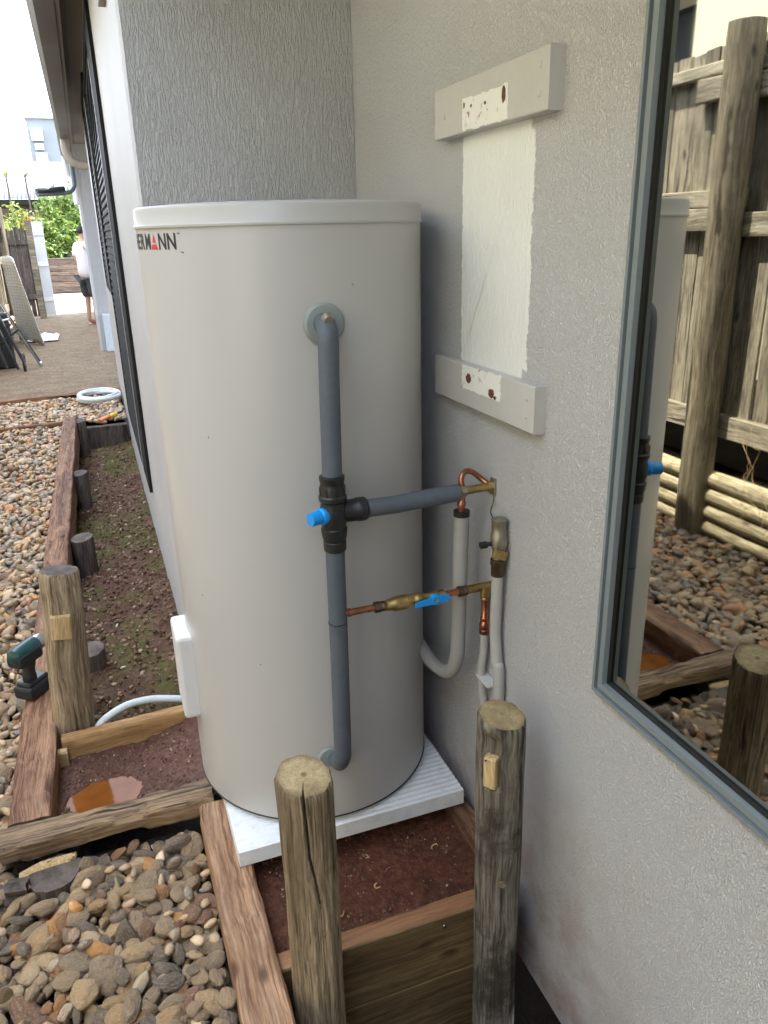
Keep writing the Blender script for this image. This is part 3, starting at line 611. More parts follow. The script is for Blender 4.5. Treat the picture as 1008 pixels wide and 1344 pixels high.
MB().lathe([(.022, .015), (.0245, .03), (.0245, .05), (.026, .052), (.0262, .068), (.024, .073), (.021, .075)], 'X', (0, 0, 0), 28).build('branch_socket', 'blackp', tee)
bc = MB().lathe([(.0175, -.022), (.0185, -.032), (.0175, -.035), (.0150, -.037), (.0150, -.058), (.0135, -.062), (.0, -.062)], 'X', (0, 0, 0), 24).build('blue_cap', 'blue', tee); bc.rotation_euler.z = R_(22)
for a in np.linspace(0, 2*math.pi, 9)[:-1]:
    MB().box(-.002, .002, .0255, .0285, .043, .060).build('grip_rib', 'blackp', tee).rotation_euler.z = a
MB().tube(L3(*catmull([(.478, PY, .87), (.56, PY-.001, .869), (.64, PY+.001, .872), (.716, PY+.004, .873)], 6)), .0195, 22).build('branch_pipe', 'insul', hot)
# brass outlet at the wall
wo = thing('wall_outlet_fitting', 'brass outlet fitting at the wall with copper loop and reducer', 'pipe fitting', (.7285, PY+.005, .875))
MB().tube([(-.016, 0, 0), (0, 0, 0), (.025, -.004, .002), (.050, -.010, .005), (.074, -.014, .007)], [.011, .011, .0095, .0095, .0105], 18).build('brass_body', 'brass', wo)
MB().lathe([(.0095, -.006), (.014, -.006), (.014, .006), (.0095, .006)], 'X', (.0, 0, 0), 6).build('nut', 'brass_dull', wo)
MB().lathe([(.0095, 0), (.013, 0), (.013, .010), (.0095, .010)], 'X', (.056, -.012, .006), 6).build('nut', 'brass', wo)
MB().tube(catmull([(.0, .004, .008), (.0, .010, .026), (.012, .016, .039), (.030, .016, .037), (.048, .008, .022), (.058, -.004, .012)], 6), .0065, 14).build('copper_loop', 'copper', wo)
MB().lathe([(.0085, .0), (.0085, -.016), (.0100, -.018), (.0100, -.026), (.0082, -.028), (.0082, -.040), (.0115, -.044), (.0115, -.058), (.0095, -.062)], 'Z', (-.003, 0, -.008), 20).build('copper_reducer', 'copper', wo)
MB().box(.0655, .0715, -.026, -.004, -.014, .026, 0, .002).build('wall_flange', 'brass_dull', wo)
MB().tube(catmull([(.070, -.016, -.004), (.062, -.030, -.024), (.056, -.030, -.05), (.064, -.04, -.07)], 5), .0012, 6).build('wire', 'tool_dark', wo)
# large grey conduit dropping behind the tank
cpts = catmull([(.7275, 1.490, .822), (.728, 1.495, .70), (.730, 1.505, .52), (.731, 1.515, .43), (.728, 1.545, .375), (.722, 1.60, .352), (.716, 1.68, .355), (.722, 1.80, .375), (.745, 1.95, .40), (.79, 2.05, .41)], 7)
cond = MB().tube(cpts, .0178, 20).build('grey_conduit', 'pvc'); tag(cond, 'grey plastic conduit hanging beside the tank and bending back behind it', 'conduit')
MB().lathe([(.0168, .0), (.0190, .0), (.0190, .012), (.0150, .012)], 'Z', (.7275, 1.490, .815), 18).build('dark_rim', 'blackp', cond)

# cold water inlet line
z0 = .632; cy0 = 1.474
cold = thing('inlet_valve_line', 'brass and copper inlet line with blue lever valve between pipe and wall', 'valve', (.62, cy0, z0))
def CL(*p): return [(a-.62, b-cy0, c-z0) for a, b, c in p]
MB().tube(CL((.434, cy0, z0), (.49, cy0, z0), (.515, cy0, z0)), .0078, 14).build('copper_tube', 'copper', cold)
MB().lathe([(.0085, 0), (.0095, .0), (.0095, .006), (.0078, .007)], 'X', (.443-.62, 0, 0), 14).build('copper_ring', 'copper', cold)
MB().lathe([(.009, 0), (.0128, .001), (.0128, .016), (.0100, .017), (.0118, .020), (.0118, .026), (.009, .027)], 'X', (.503-.62, 0, 0), 6).build('nut', 'bronze', cold)
MB().lathe([(.0095, 0), (.0125, .002), (.0135, .012), (.0165, .020), (.0175, .030), (.0175, .052), (.0150, .058), (.0150, .072), (.0170, .075), (.0165, .085), (.0115, .096), (.0105, .110), (.0125, .113), (.0125, .128), (.0095, .135)], 'X', (.530-.62, 0, 0), 24).build('valve_body', 'brass', cold)
MB().lathe([(.010, 0), (.0135, .001), (.0135, .014), (.010, .016)], 'X', (.662-.62, 0, 0), 6).build('nut', 'brass', cold)
MB().tube(CL((.676, cy0, z0), (.715, cy0, z0)), .0078, 14).build('copper_tube', 'copper', cold)
MB().lathe([(.009, 0), (.0130, .001), (.0130, .013), (.0105, .014), (.0125, .017), (.0125, .022), (.009, .023)], 'X', (.712-.62, 0, 0), 8).build('nut', 'bronze', cold)
MB().tube(CL((.733, cy0, z0), (.770, cy0, z0+.001), (.786, cy0-.004, z0+.002), (.805, cy0-.006, z0+.002)), [.0100, .0100, .0108, .0108], 18).build('wall_tee', 'brass', cold)
lv = MB().lathe([(.0, -.030), (.011, -.030), (.0135, -.026), (.0135, -.020), (.007, -.018), (.006, -.004)], 'Y', (.645-.62, 0, .004), 18).build('lever', 'blue', cold)
MB().prism([(-.052, -.010), (-.050, -.001), (-.02, .006), (.012, .010), (.032, .008), (.034, -.006), (.012, -.010), (-.02, -.009)], -.029, -.023, axis='Y').build('lever_blade', 'blue', lv, (.645-.62, 0, .004))
MB().lathe([(.0, -.0335), (.0045, -.0335), (.005, -.029)], 'Y', (.645-.62, 0, .004), 12).build('lever_screw', 'chrome', lv)
MB().lathe([(.0115, 0.0), (.0115, -.020), (.0095, -.022), (.0110, -.024), (.0110, -.030), (.0088, -.032), (.0088, -.076), (.0102, -.078), (.0102, -.086), (.0090, -.088), (.0124, -.096), (.0124, -.108), (.0110, -.110), (.0124, -.112), (.0118, -.122), (.0095, -.124)], 'Z', (.782-.62, -.004, 0), 20, 0).build('copper_drop', 'copper', cold)
MB().lathe([(.0118, 0.004), (.0118, -.022), (.0100, -.024), (.0112, -.026), (.0112, -.031), (.009, -.032)], 'Z', (.782-.62, -.004, .001), 20, 0).build('brass_drop', 'brass', cold)
pp = catmull([(.782, 1.470, .515), (.782, 1.470, .46), (.779, 1.476, .40), (.782, 1.472, .34), (.785, 1.467, .28), (.785, 1.467, -.10)], 6)
o = MB().tube(pp, .0095, 16).build('pale_pipe', 'pvcw'); tag(o, 'thin pale pipe running down the wall below the copper drop', 'pipe')
MB().box(.768, .799, 1.420, 1.484, .385, .392, 0, .002).build('pipe_tie', 'white_plastic', o)
dr = thing('drain_valve', 'old dull brass valve with dark nut on a pale drain pipe at the wall', 'valve', (.778, 1.405, .72))
MB().tube([(a-.790, b-1.415, c-.72) for a, b, c in catmull([(.790, 1.415, .715), (.790, 1.416, .64), (.792, 1.422, .55), (.793, 1.412, .47), (.795, 1.402, .40), (.795, 1.402, -.10)], 7)], .0135, 18).build('drain_pipe', 'pvcw', dr)
MB().lathe([(.0115, -.03), (.0155, -.028), (.0160, -.004), (.0175, -.002), (.0175, .012), (.0140, .014)], 'Z', (0, 0, 0), 10).build('dark_nut', 'bronze', dr)
MB().lathe([(.013, .012), (.013, .026), (.0125, .032), (.0180, .044), (.0190, .050), (.0190, .072), (.0165, .078), (.0165, .100), (.0178, .102), (.0178, .108), (.0135, .110)], 'Z', (0, 0, 0), 22).build('valve_body', 'brass_dull', dr)
MB().lathe([(.0, .1105), (.011, .1105), (.012, .108)], 'Z', (0, 0, 0), 6).build('cap_nut', 'brass_dull', dr)
MB().box(-.034, .004, -.020, -.012, .014, .036, 0, .003).build('brass_tag', 'brass', dr).rotation_euler = (0, R_(24), 0)
MB().lathe([(.0, -.045), (.008, -.045), (.008, -.030), (.005, -.028), (.005, .0)], 'X', (0, 0, .052), 12).build('side_plug', 'tool_dark', dr)

# ------------------------------------------------------------------ sleepers and posts
SW = .108
timber('timber_sleeper', (-.354, 1.918, ZS), (-.316, 7.25, ZS), .112, .20, ['sleeper', 'endgrain_dark'], 'long red brown sleeper edging the pebbles beside the soil trench', 'sleeper', seed=1, rough=.004, chip=.012, seg=220, end_mi=1)
timber('timber_sleeper', (-.425, 1.868, ZS+.002), (.130, 1.872, ZS-.002), .086, .062, ['beam', 'endgrain'], 'split weathered sleeper lying across in front of the puddle', 'sleeper', seed=2, rough=.009, chip=.045, seg=70, end_mi=1)
timber('timber_sleeper', (.135, 1.80, -.0475), (.132, .62, -.052), .101, .16, ['sleeper_new', 'endgrain'], 'orange brown sleeper under the slab corner, bordering the near pebbles', 'sleeper', seed=3, rough=.003, chip=.012, seg=60, end_mi=1)
timber('timber_sleeper', (-.282, 2.298, -.062), (.17, 2.318, -.058), .046, .16, ['cut', 'endgrain'], 'narrow fresh cut board between the puddle and the garden soil', 'sleeper', seed=4, rough=.002, chip=.006, seg=30)
timber('timber_block', (-.302, 2.262, -.085), (-.268, 2.262, -.085), .03, .06, ['cutend'], 'small pale offcut block at the end of the narrow board', 'timber block', seed=14, rough=.001, seg=4)
timber('timber_sleeper', (.766, 2.37, -.062), (.766, 1.30, -.062), .052, .55, ['sleeper'], 'dark sleeper squeezed between the slab and the house wall', 'sleeper', seed=5, rough=.002, seg=40)
fw = thing('retaining_boards', 'stacked horizontal boards of the raised bed between two round posts', 'retaining wall', (.155, 1.268, -.08))
def board(z, h, mats, seed, top_mi): 
    o = timber_mesh('board', .605, .050, h, seed=seed, rough=.0015, bev=.003, seg=24, top_mi=top_mi).build('board', mats, fw, (0, 0, z)); return o
board(0, .185, ['front_face', 'front_top'], 6, 1); board(-.189, .185, ['front_face'], 7, 0); board(-.378, .185, ['front_face'], 8, 0)
MB().lathe([(.0, -.0265), (.004, -.0265), (.005, -.024)], 'Y', (.42, 0, -.03), 10).build('nail', 'chrome', fw)
timber('timber_sleeper', (-.20, 7.32, ZS-.12), (.16, 7.32, ZS-.12), .09, .30, ['stub'], 'dark sleeper closing the far end of the soil trench', 'sleeper', seed=9, rough=.004, seg=16)
timber('timber_sleeper', (-1.25, 7.24, ZS-.05), (-.38, 7.34, ZS-.05), .05, .10, ['sleeper'], 'thin timber edging across the pebbles at the sleeper end', 'edging', seed=10, rough=.004, seg=30)
timber('timber_sleeper', (-1.25, 8.52, ZS-.04), (.5, 8.86, ZS-.04), .06, .12, ['sleeper'], 'weathered timber edging along the aggregate path', 'edging', seed=11, rough=.005, seg=40)

pl_ = ony(398, 1018, 1.19); pr_ = ony(659, 938, 1.19)
round_post('timber_post', (pl_[0], 1.188, -.72), (pl_[0]+.001, 1.19, pl_[2]), .0535, ['post', 'endgrain'], 'weathered round post with a long crack, in front of the tank', 'post', seed=1, m=170, n=150, slant=(-.10, .18), crack=[(1.0, 253), (.94, 256), (.87, 258), (.83, 266), (.76, 277)], rough=.0022)
post_r = round_post('timber_post', (pr_[0]+.004, 1.188, -.72), (pr_[0], 1.19, pr_[2]), .0500, ['post_dark', 'endgrain'], 'weathered round post with a notched block, beside the house wall', 'post', seed=4, m=130, n=72, slant=(-.10, .14), notch=(214, .872, .985, 30, .016), rough=.002)
MB().box(-.014, .014, -.0525, -.030, 1.052, 1.126, 0, .003).build('notch_block', 'cutend', post_r).rotation_euler.z = R_(-56)
MB().lathe([(.0, -.054), (.0025, -.054), (.0025, -.05)], 'Y', (-.008, 0, 1.12), 8).build('nail', 'bronze', post_r).rotation_euler.z = R_(-56)
MB().lathe([(.0025, -.052), (.0075, -.0525), (.0085, -.049)], 'Y', (.006, 0, .80), 14).build('knot', 'post', post_r).rotation_euler.z = R_(-24)
dp = round_post('timber_post', (-.262, 2.405, -.30), (-.208, 2.395, .470), .0585, ['post', 'endgrain_dark'], 'grey round post beside the cordless driver, carrying a small wooden block', 'post', seed=7, m=90, n=64, slant=(-.05, -.1), taper=.12, rough=.0025)
blk = MB().box(-.030, .030, -.072, -.052, .565, .645, 0, .003).build('wood_block', 'cutend', dp); blk.rotation_euler.z = R_(-6)
for (x, y, zt, r, lb) in ((-.222, 4.15, -.070, .058, 'dark round stub post in the trench, next after the tall grey post'), (-.238, 5.46, -.075, .056, 'dark round stub post at the middle of the trench sleeper'), (-.244, 7.10, -.060, .056, 'dark round stub post at the far end of the trench sleeper'), (-.195, 2.90, -.085, .058, 'dark round stub post close behind the tall grey post')):
    round_post('stub_post', (x, y, -.62), (x, y, zt), r, ['stub', 'endgrain_dark'], lb, 'post', 'stub posts behind the trench sleeper', seed=int(y*3), m=16, n=36, rough=.003, slant=(.1, .1))
round_post('stub_post', (-.295, 1.765, -.40), (-.295, 1.765, -.112), .066, ['stub', 'endgrain_dark'], 'dark cut stump below the split sleeper at the pebbles edge', 'post', seed=33, m=16, n=44, rough=.004)
MB().add([(-.38, 1.79, -.106), (-.33, 1.81, -.104), (-.24, 1.808, -.100), (-.245, 1.796, -.102), (-.38, 1.78, -.114), (-.33, 1.80, -.113), (-.24, 1.80, -.108), (-.245, 1.79, -.110)], [(0, 1, 2, 3), (7, 6, 5, 4), (0, 4, 5, 1), (1, 5, 6, 2), (2, 6, 7, 3), (3, 7, 4, 0)]).build('wood_splinter', 'cutend')
tag(bpy.data.objects['wood_splinter'], 'long pale wood splinter lying on the dark cut stump', 'splinter')
timber('timber_block', (-.405, 1.742, -.088), (-.355, 1.735, -.090), .045, .06, ['stub'], 'broken dark timber chunk beside the cut stump', 'timber block', seed=21, rough=.008, seg=6)

# hose sticking out of the garden soil
hp = [(-.180, 2.352, -.14), (-.176, 2.358, -.10), (-.150, 2.378, -.080), (-.08, 2.41, -.066), (.0, 2.425, -.070), (.08, 2.42, -.085), (.16, 2.42, -.11)]
o = MB().tube(catmull(hp, 8), .0125, 16).build('garden_hose', 'hose'); tag(o, 'short pale grey hose arching out of the soil behind the narrow board', 'hose')

# ------------------------------------------------------------------ cordless driver on the sleeper
dpos = onz(46, 915, ZS)
dv = thing('cordless_driver', 'teal and black cordless impact driver standing on its battery on the sleeper', 'power tool', (dpos[0]+.0, dpos[1]+.03, ZS+.003)); dv.rotation_euler.z = R_(52); dv.scale = (.92, .92, .92)
MB().box(-.062, .062, -.042, .042, .0, .052, 0, .012).build('battery', 'tool_dark', dv)
MB().box(-.052, .050, -.034, .034, .046, .066, 0, .009).build('foot', 'blackp', dv)
MB().box(.053, .0605, -.02, .02, .012, .028, 0, .002).build('battery_button', 'chrome', dv)
MB().tube(catmull([(-.012, 0, .058), (-.010, 0, .09), (-.004, 0, .12), (.004, 0, .16)], 5), [.025]*5+[.022]*5+[.024]*6, 16).build('handle', 'tool_dark', dv)
MB().lathe([(.0, -.078), (.018, -.076), (.030, -.066), (.034, -.045), (.035, .0), (.034, .03), (.030, .045)], 'X', (0, 0, .183), 24).build('motor_housing', 'teal', dv)
MB().box(-.072, .046, -.0345, .0345, .138, .186, 0, .012).build('lower_housing', 'tool_dark', dv)
MB().box(-.062, .030, -.0365, .0365, .176, .188, 0, .004).build('side_rib', 'tool_dark', dv)
MB().lathe([(.030, .044), (.031, .05), (.027, .075), (.019, .088), (.014, .090)], 'X', (0, 0, .183), 24).build('nose_cone', 'chrome', dv)
MB().lathe([(.010, .088), (.010, .104), (.0035, .106), (.0035, .135), (.0, .137)], 'X', (0, 0, .183), 12).build('bit', 'tool_dark', dv)
MB().box(.016, .030, -.006, .006, .118, .150, 0, .004).build('trigger', 'tool_dark', dv)

# ------------------------------------------------------------------ pebbles
def ico(sub):
    bm = bmesh.new(); bmesh.ops.create_icosphere(bm, subdivisions=sub, radius=1); bm.verts.index_update()
    v = np.array([q.co[:] for q in bm.verts]); f = np.array([[q.index for q in p.verts] for p in bm.faces]); bm.free(); return v, f
def stone_shape(v, seed):
    r_ = np.random.default_rng(seed); o = v.copy()
    for _ in range(r_.integers(2, 6)):      # broken flat faces on a worn stone
        d = r_.normal(size=3); d /= np.linalg.norm(d); h = r_.uniform(.5, .85); k = o@d; o -= np.outer(np.maximum(0, k-h)*.80, d)
    for i in range(len(o)):
        o[i] *= 1+.20*fbm(o[i][0]*1.1+seed*3, o[i][1]*1.1, o[i][2]*1.1, 3)
    return o
v3, f3 = ico(3); v2, f2 = ico(2)
NV = 22
hi = [stone_shape(v3, 100+i) for i in range(NV)]; lo = [stone_shape(v2, 100+i) for i in range(NV)]
def rot(yaw, tx, ty):
    cy, sy = math.cos(yaw), math.sin(yaw); cx, sx = math.cos(tx), math.sin(tx); cz, sz = math.cos(ty), math.sin(ty)
    return np.array([[cy, -sy, 0], [sy, cy, 0], [0, 0, 1]])@np.array([[1, 0, 0], [0, cx, -sx], [0, sx, cx]])@np.array([[cz, 0, sz], [0, 1, 0], [-sz, 0, cz]])
def scatter(x0, x1, y0, y1, n, smin, smax, z, ok, cell=.05, over=.62, jit=.012):
    grid = {}; out_ = []
    for _ in range(n):
        x = rng.uniform(x0, x1); y = rng.uniform(y0, y1); a = smin+(smax-smin)*rng.random()**1.9
        if not ok(x, y, a): continue
        gx, gy = int(math.floor(x/cell)), int(math.floor(y/cell)); bad = False
        for i in range(gx-2, gx+3):
            for j in range(gy-2, gy+3):
                for (qx, qy, qa) in grid.get((i, j), ()):
                    if (qx-x)**2+(qy-y)**2 < (over*(qa+a))**2: bad = True; break
                if bad: break
            if bad: break
        if bad: continue
        grid.setdefault((gx, gy), []).append((x, y, a)); out_.append((x, y, z+rng.uniform(-jit, jit), a))
    return out_
def pz(x, y): return -.138
def ok_near(x, y, a):
    if x > .085-a*.75: return False
    if y > 1.94 and x > -.405-a*.9: return False
    if y > 1.825-a and x > -.425: return False
    if math.hypot(x+.295, y-1.765) < .066+a*.3: return False
    return x > -1.17 or True
def ok_far(x, y, a): return (x < -.405+.007*(y-2)-a*.8 or y > 7.4) and x > -1.27
stones = []
A = scatter(-.62, .09, .75, 2.6, 12000, .015, .036, -.142, ok_near, over=.66)
A0 = scatter(-.62, .09, .75, 2.6, 2500, .012, .026, -.164, ok_near, over=.72)
A2 = scatter(-.60, .08, .9, 1.76, 1100, .013, .030, -.122, ok_near, over=1.25)
Bq = scatter(-1.27, -.40, 2.6, 4.4, 14000, .015, .036, -.140, ok_far, over=.66)
B2 = scatter(-1.27, -.62, .3, 2.6, 9000, .015, .036, -.140, lambda x, y, a: True, over=.66)
B3 = scatter(-1.27, -.40, 1.6, 4.4, 900, .012, .028, -.120, lambda x, y, a: ok_far(x, y, a) or (y < 1.95 and x < -.45), over=1.25)
Cq = scatter(-1.27, .15, 4.4, 8.6, 26000, .017, .036, -.140, lambda x, y, a: ok_far(x, y, a) and (y < 7.24 or y > 7.36) and (x < P-.03), over=.68)
C2 = scatter(-1.27, -.40, 4.4, 8.5, 1500, .014, .030, -.120, lambda x, y, a: ok_far(x, y, a) and y < 7.2, over=1.2)
allst = A+A0+A2+Bq+B2+B3+Cq+C2
spec_ = []
for (x, y, z, a) in allst:
    el = rng.uniform(.48, .88); fl = rng.uniform(.34, .60); tilt = .4 if rng.random() < .6 else 1.2
    spec_.append((x, y, z, a, el, fl, rng.uniform(0, 2*math.pi), rng.normal(0, tilt*.6), rng.normal(0, tilt*.6), int(rng.integers(NV)), rng.random()))
def score(s_):
    x, y, z, a = s_[:4]; q = MR@(np.array([x, y, z])-CAM)
    u = 504+FPX*q[0]/q[2]; v = 672+FPX*q[1]/q[2]
    if q[2] < .1 or not (-5 < u < 1010 and 300 < v < 1350) or z < -.155: return 0
    return a/q[2]
order = sorted(range(len(spec_)), key=lambda i: -score(spec_[i]))
single = set(order[:300])
meshes = []
for i in range(NV):
    me = bpy.data.meshes.new('pebble'); me.from_pydata(hi[i].tolist(), [], f3.tolist()); me.materials.append(M['peb']); me.polygons.foreach_set('use_smooth', [True]*len(f3)); me.update(); meshes.append(me)
# pack the rest into one mesh
VV, FF, RR = [], [], []; off = 0
for i, (x, y, z, a, el, fl, yaw, tx, ty, k, rv) in enumerate(spec_):
    Rm = rot(yaw, tx, ty); sc3 = np.array([a*1.42, a*1.42*el, a*1.42*fl])
    if i in single:
        o = bpy.data.objects.new('pebble', meshes[k]); COL.objects.link(o); o.parent = bed
        mm = Matrix([list(Rm[r]*sc3)+[(x, y, z)[r]] for r in range(3)]+[[0, 0, 0, 1]]); o.matrix_world = mm
    else:
        vv = (lo[k]*sc3)@Rm.T+np.array([x, y, z]); VV.append(vv); FF.append(f2+off); RR.append(np.full(len(vv), rv)); off += len(vv)
VV = np.concatenate(VV); FF = np.concatenate(FF); RR = np.concatenate(RR)
def np_mesh(name, V, F, R, mat, parent=None, smooth=True):
    me = bpy.data.meshes.new(name); n = F.shape[1]
    me.vertices.add(len(V)); me.vertices.foreach_set('co', V.astype(np.float32).ravel())
    me.loops.add(F.size); me.loops.foreach_set('vertex_index', F.astype(np.int32).ravel())
    me.polygons.add(len(F)); me.polygons.foreach_set('loop_start', np.arange(0, F.size, n, dtype=np.int32)); me.polygons.foreach_set('loop_total', np.full(len(F), n, dtype=np.int32))
    me.polygons.foreach_set('use_smooth', np.full(len(F), smooth))
    at = me.attributes.new('rnd', 'FLOAT', 'POINT'); at.data.foreach_set('value', R.astype(np.float32))
    me.materials.append(M[mat] if isinstance(mat, str) else mat); me.update(calc_edges=True); me.validate(); return mk(name, me, parent)
tag(np_mesh('pebbles', VV, FF, RR, 'peb_many', bed), kind='stuff')

# crumbs, chips and leaf litter on the soil
def crumbs(name, n, region, zf, s0, s1, mat, parent=None):
    V, F, Rr = [], [], []; off = 0; v1, f1 = ico(1)
    for i in range(n):
        x = rng.uniform(region[0], region[1]); y = rng.uniform(region[2], region[3]); a = s0+(s1-s0)*rng.random()**3
        Rm = rot(rng.uniform(0, 6.3), rng.normal(0, .5), rng.normal(0, .5))
        vv = (v1*(1+.25*rng.normal(size=v1.shape))*np.array([a, a*rng.uniform(.5, 1), a*rng.uniform(.3, .8)]))@Rm.T+np.array([x, y, zf(x, y)+a*.25])
        V.append(vv); F.append(f1+off); Rr.append(np.full(len(vv), rng.random())); off += len(vv)
    return tag(np_mesh(name, np.concatenate(V), np.concatenate(F), np.concatenate(Rr), mat, parent), kind='stuff')
s = NT('soil_crumb'); r = s.n('ShaderNodeAttribute', {'attribute_name': 'rnd'}).outputs['Fac']; M['crumb'] = s.out(s.ramp(r, [(0, (.06, .03, .02)), (.5, (.15, .085, .055)), (.86, (.22, .14, .09)), (.97, (.32, .24, .16)), (1, (.50, .43, .34))]), .9, 0, .2)
crumbs('soil_crumbs', 6500, (-.27, .165, 2.36, 7.2), soil_z, .002, .015, 'crumb', bpy.data.objects['garden_soil'])
crumbs('soil_crumbs', 1500, (-.29, .10, 1.94, 2.27), boxsoil, .0015, .006, 'crumb', bpy.data.objects['wet_soil'])
crumbs('soil_crumbs', 1800, (.19, .735, 1.30, 1.62), lambda x, y: -.115-.02*max(0, 1.5-y), .001, .006, 'crumb', bpy.data.objects['box_soil'])
for i, (u, v) in enumerate(((571, 1113), (497, 1163), (446, 1198), (480, 1125), (350, 1130))):
    p = onz(u, v, -.108); sz = .010 if i != 4 else .014
    pts = [(sz*math.cos(a_)*(.6 if i % 2 else 1), sz*math.sin(a_), .003*math.sin(a_*2)) for a_ in np.linspace(.3, 3.6, 8)]
    o = MB().tube(pts, [.0006, .0015, .002, .0022, .0022, .002, .0015, .0006], 6).build('wood_shaving', 'cutend', None, (p[0], p[1], -.106)); o.rotation_euler.z = i*1.3
    tag(o, ('curled pale shaving on red soil close to the slab front', 'curled pale shaving in the middle of the red soil', 'curled pale shaving on red soil beside the cracked post', 'curled pale shaving under the slab edge by the cracked post', 'pale wood chip on red soil between sleeper and cracked post')[i], 'shaving', 'wood shavings on the red soil')

# ------------------------------------------------------------------ fence along the left boundary
FX = -1.38
fence = thing('paling_fence', 'weathered grey timber paling fence with rails, opposite the house wall', 'fence', (FX, 0, 0))
pal = [MB().box(-.008, .008, -.0485, .0485, 0, 1, 0, 0) for _ in range(1)]
def pal_mesh(seed):
    mb = MB(); r_ = random.Random(seed); n = 10; vs = []
    for i in range(n+1):
        z = .40+1.82*i/n
        for (x, y) in ((-.008, -.046), (.008, -.046), (.008, .046), (-.008, .046)): vs.append((x+r_.uniform(-.0015, .0015)+.004*math.sin(z*2+seed), y+r_.uniform(-.0015, .0015), z+(r_.uniform(-.006, .006) if i in (0, n) else 0)))
    mb.add(vs, [(i*4+j, i*4+(j+1) % 4, (i+1)*4+(j+1) % 4, (i+1)*4+j) for i in range(n) for j in range(4)]+[(3, 2, 1, 0), (n*4, n*4+1, n*4+2, n*4+3)])
    return mb
pm = [pal_mesh(i).build('paling', 'paling', fence) for i in range(7)]
y = .6; k = 0
while y < 17.0:
    if k < 7: o = pm[k]
    else: o = pm[random.randrange(7)].copy(); COL.objects.link(o)
    o.location = (random.uniform(-.006, .006)-.01, y, random.uniform(-.012, .012)-(.36 if y > 8.0 else 0)); o.rotation_euler = (random.uniform(-.006, .006), 0, random.uniform(-.03, .03)); y += random.choice((.094, .097, .100, .108)); k += 1
posts_y = [.72, 3.09, 5.5, 7.95, 10.4, 12.8, 15.2]
for i, py_ in enumerate(posts_y):
    round_post('post', (.110, py_, -.45), (.112, py_+random.uniform(-.02, .02), 2.262-(.30 if py_ > 7 else 0)), .082, ['fpost', 'endgrain_dark'], parent=fence, seed=40+i, m=40, n=36, rough=.003)
rails = [(2.150, .055, 0, 0), (2.088, .105, .012, 0), (1.585, .082, 0, 0), (1.500, .108, .010, 0), (.505, .115, 0, 0)]
for i in range(len(posts_y)-1):
    for (zt, h, xo, yo) in rails:
        dz = (-.025 if i % 2 == 0 else 0) if zt > .6 else 0
        if i >= 3: dz -= .34 if zt > .6 else .1
        if i % 2 == 0 and zt == 1.585: continue
        a_ = posts_y[i]+.0+(.3 if zt == 2.088 and i % 2 else .0); b_ = posts_y[i+1]-(.3 if zt == 2.088 and i % 2 else 0)
        if zt == 2.088 and i == 1: a_, b_ = posts_y[1], posts_y[1]+.36
        o = timber_mesh('rail', b_-a_, .044, h, seed=i*5+int(zt*10), rough=.002, bev=.004, seg=20).build('rail', ['rail'], fence, (.026+xo, a_, zt+dz)); o.rotation_euler.z = R_(90)
lg = thing('log_retaining_wall', 'stack of pale round logs edging the pebbles under the paling fence', 'retaining wall', (-1.312, 0, 0))
for i in range(len(posts_y)-1):
    for j in range(4):
        r_ = .047; zc = -.10+.088*j+(.0 if i % 2 else .008); y0_ = posts_y[i]+.05; y1_ = posts_y[i+1]-.05
        pts = [(.004*fbm(i*3+j, t*3, 1, 2), y0_+(y1_-y0_)*t, zc+.006*fbm(i, j+t*3, 4, 2)) for t in np.linspace(0, 1, 9)]
        MB().tube(pts, [r_*(1+.22*fbm(j*7.3, i*5+t*.9, 2, 2)-(.10 if t in (0, 8) else 0)) for t in range(9)], 16).build('log', 'log', lg)
# creeper runners over the logs
cr_ = MB()
for i in range(9):
    x0_ = -1.245; y0_ = rng.uniform(2.35, 2.95); pts = []; yy, zz = y0_, rng.uniform(.3, .55)
    for t in range(12): pts.append((x0_+.012*math.sin(t+i), yy, zz)); yy += rng.normal(0, .022); zz -= rng.uniform(.01, .06)
    cr_.tube(catmull(pts, 3), .0009, 5)
tag(cr_.build('dry_creeper', 'cutend'), 'dry creeper runners trailing over the pale logs', 'creeper')

sg = thing('added_side_gate', 'unseen timber gate added across the passage to block light', 'gate', (-1.27, -1.0, -.1))  # not in view, added to stop light coming from behind the camera
for i in range(14): MB().box(i*.102, i*.102+.097, 0, .018, .05, 2.0).build('paling', 'paling', sg)  # palings of the added gate
for z_ in (.3, 1.7): MB().box(0, 1.42, .019, .06, z_, z_+.09).build('rail', 'rail', sg)  # rails of the added gate
# ------------------------------------------------------------------ neighbour's cream house (seen in the window)
nh = thing('cream_house', 'cream rendered neighbouring house beyond the paling fence', 'house', (-3.4, 0, .22))
MB().box(-4, 0, -6, 6.0, 0, 4.6).build('wall', 'cream_wall', nh)
MB().box(-4, -1.2, 6.002, 11, 0, 4.6).build('wall', 'cream_wall', nh)
MB().box(-4.4, .45, -6.4, 11.4, 4.6, 4.75).build('eave', 'cream_wall', nh)
MB().box(-1.3, .25, 6.01, 11.2, 3.55, 3.7).build('verandah_roof', 'roof', nh)
MB().add([(-4.4, -6.4, 4.76), (.45, -6.4, 4.76), (.45, 11.4, 4.76), (-4.4, 11.4, 4.76), (-2, -4, 6), (-2, 9, 6)], [(0, 1, 4), (1, 2, 5, 4), (2, 3, 5), (3, 0, 4, 5)]).build('roof', 'roof_tile', nh)
nwin = MB(); nwin.box(-1.2, -1.15, 7.0, 7.8, 2.2, 3.3); nwin.build('window', 'black_alu', nh)
MB().box(-1.149, -1.146, 7.06, 7.74, 2.26, 3.24).build('pane', 'dark_glass', nh)

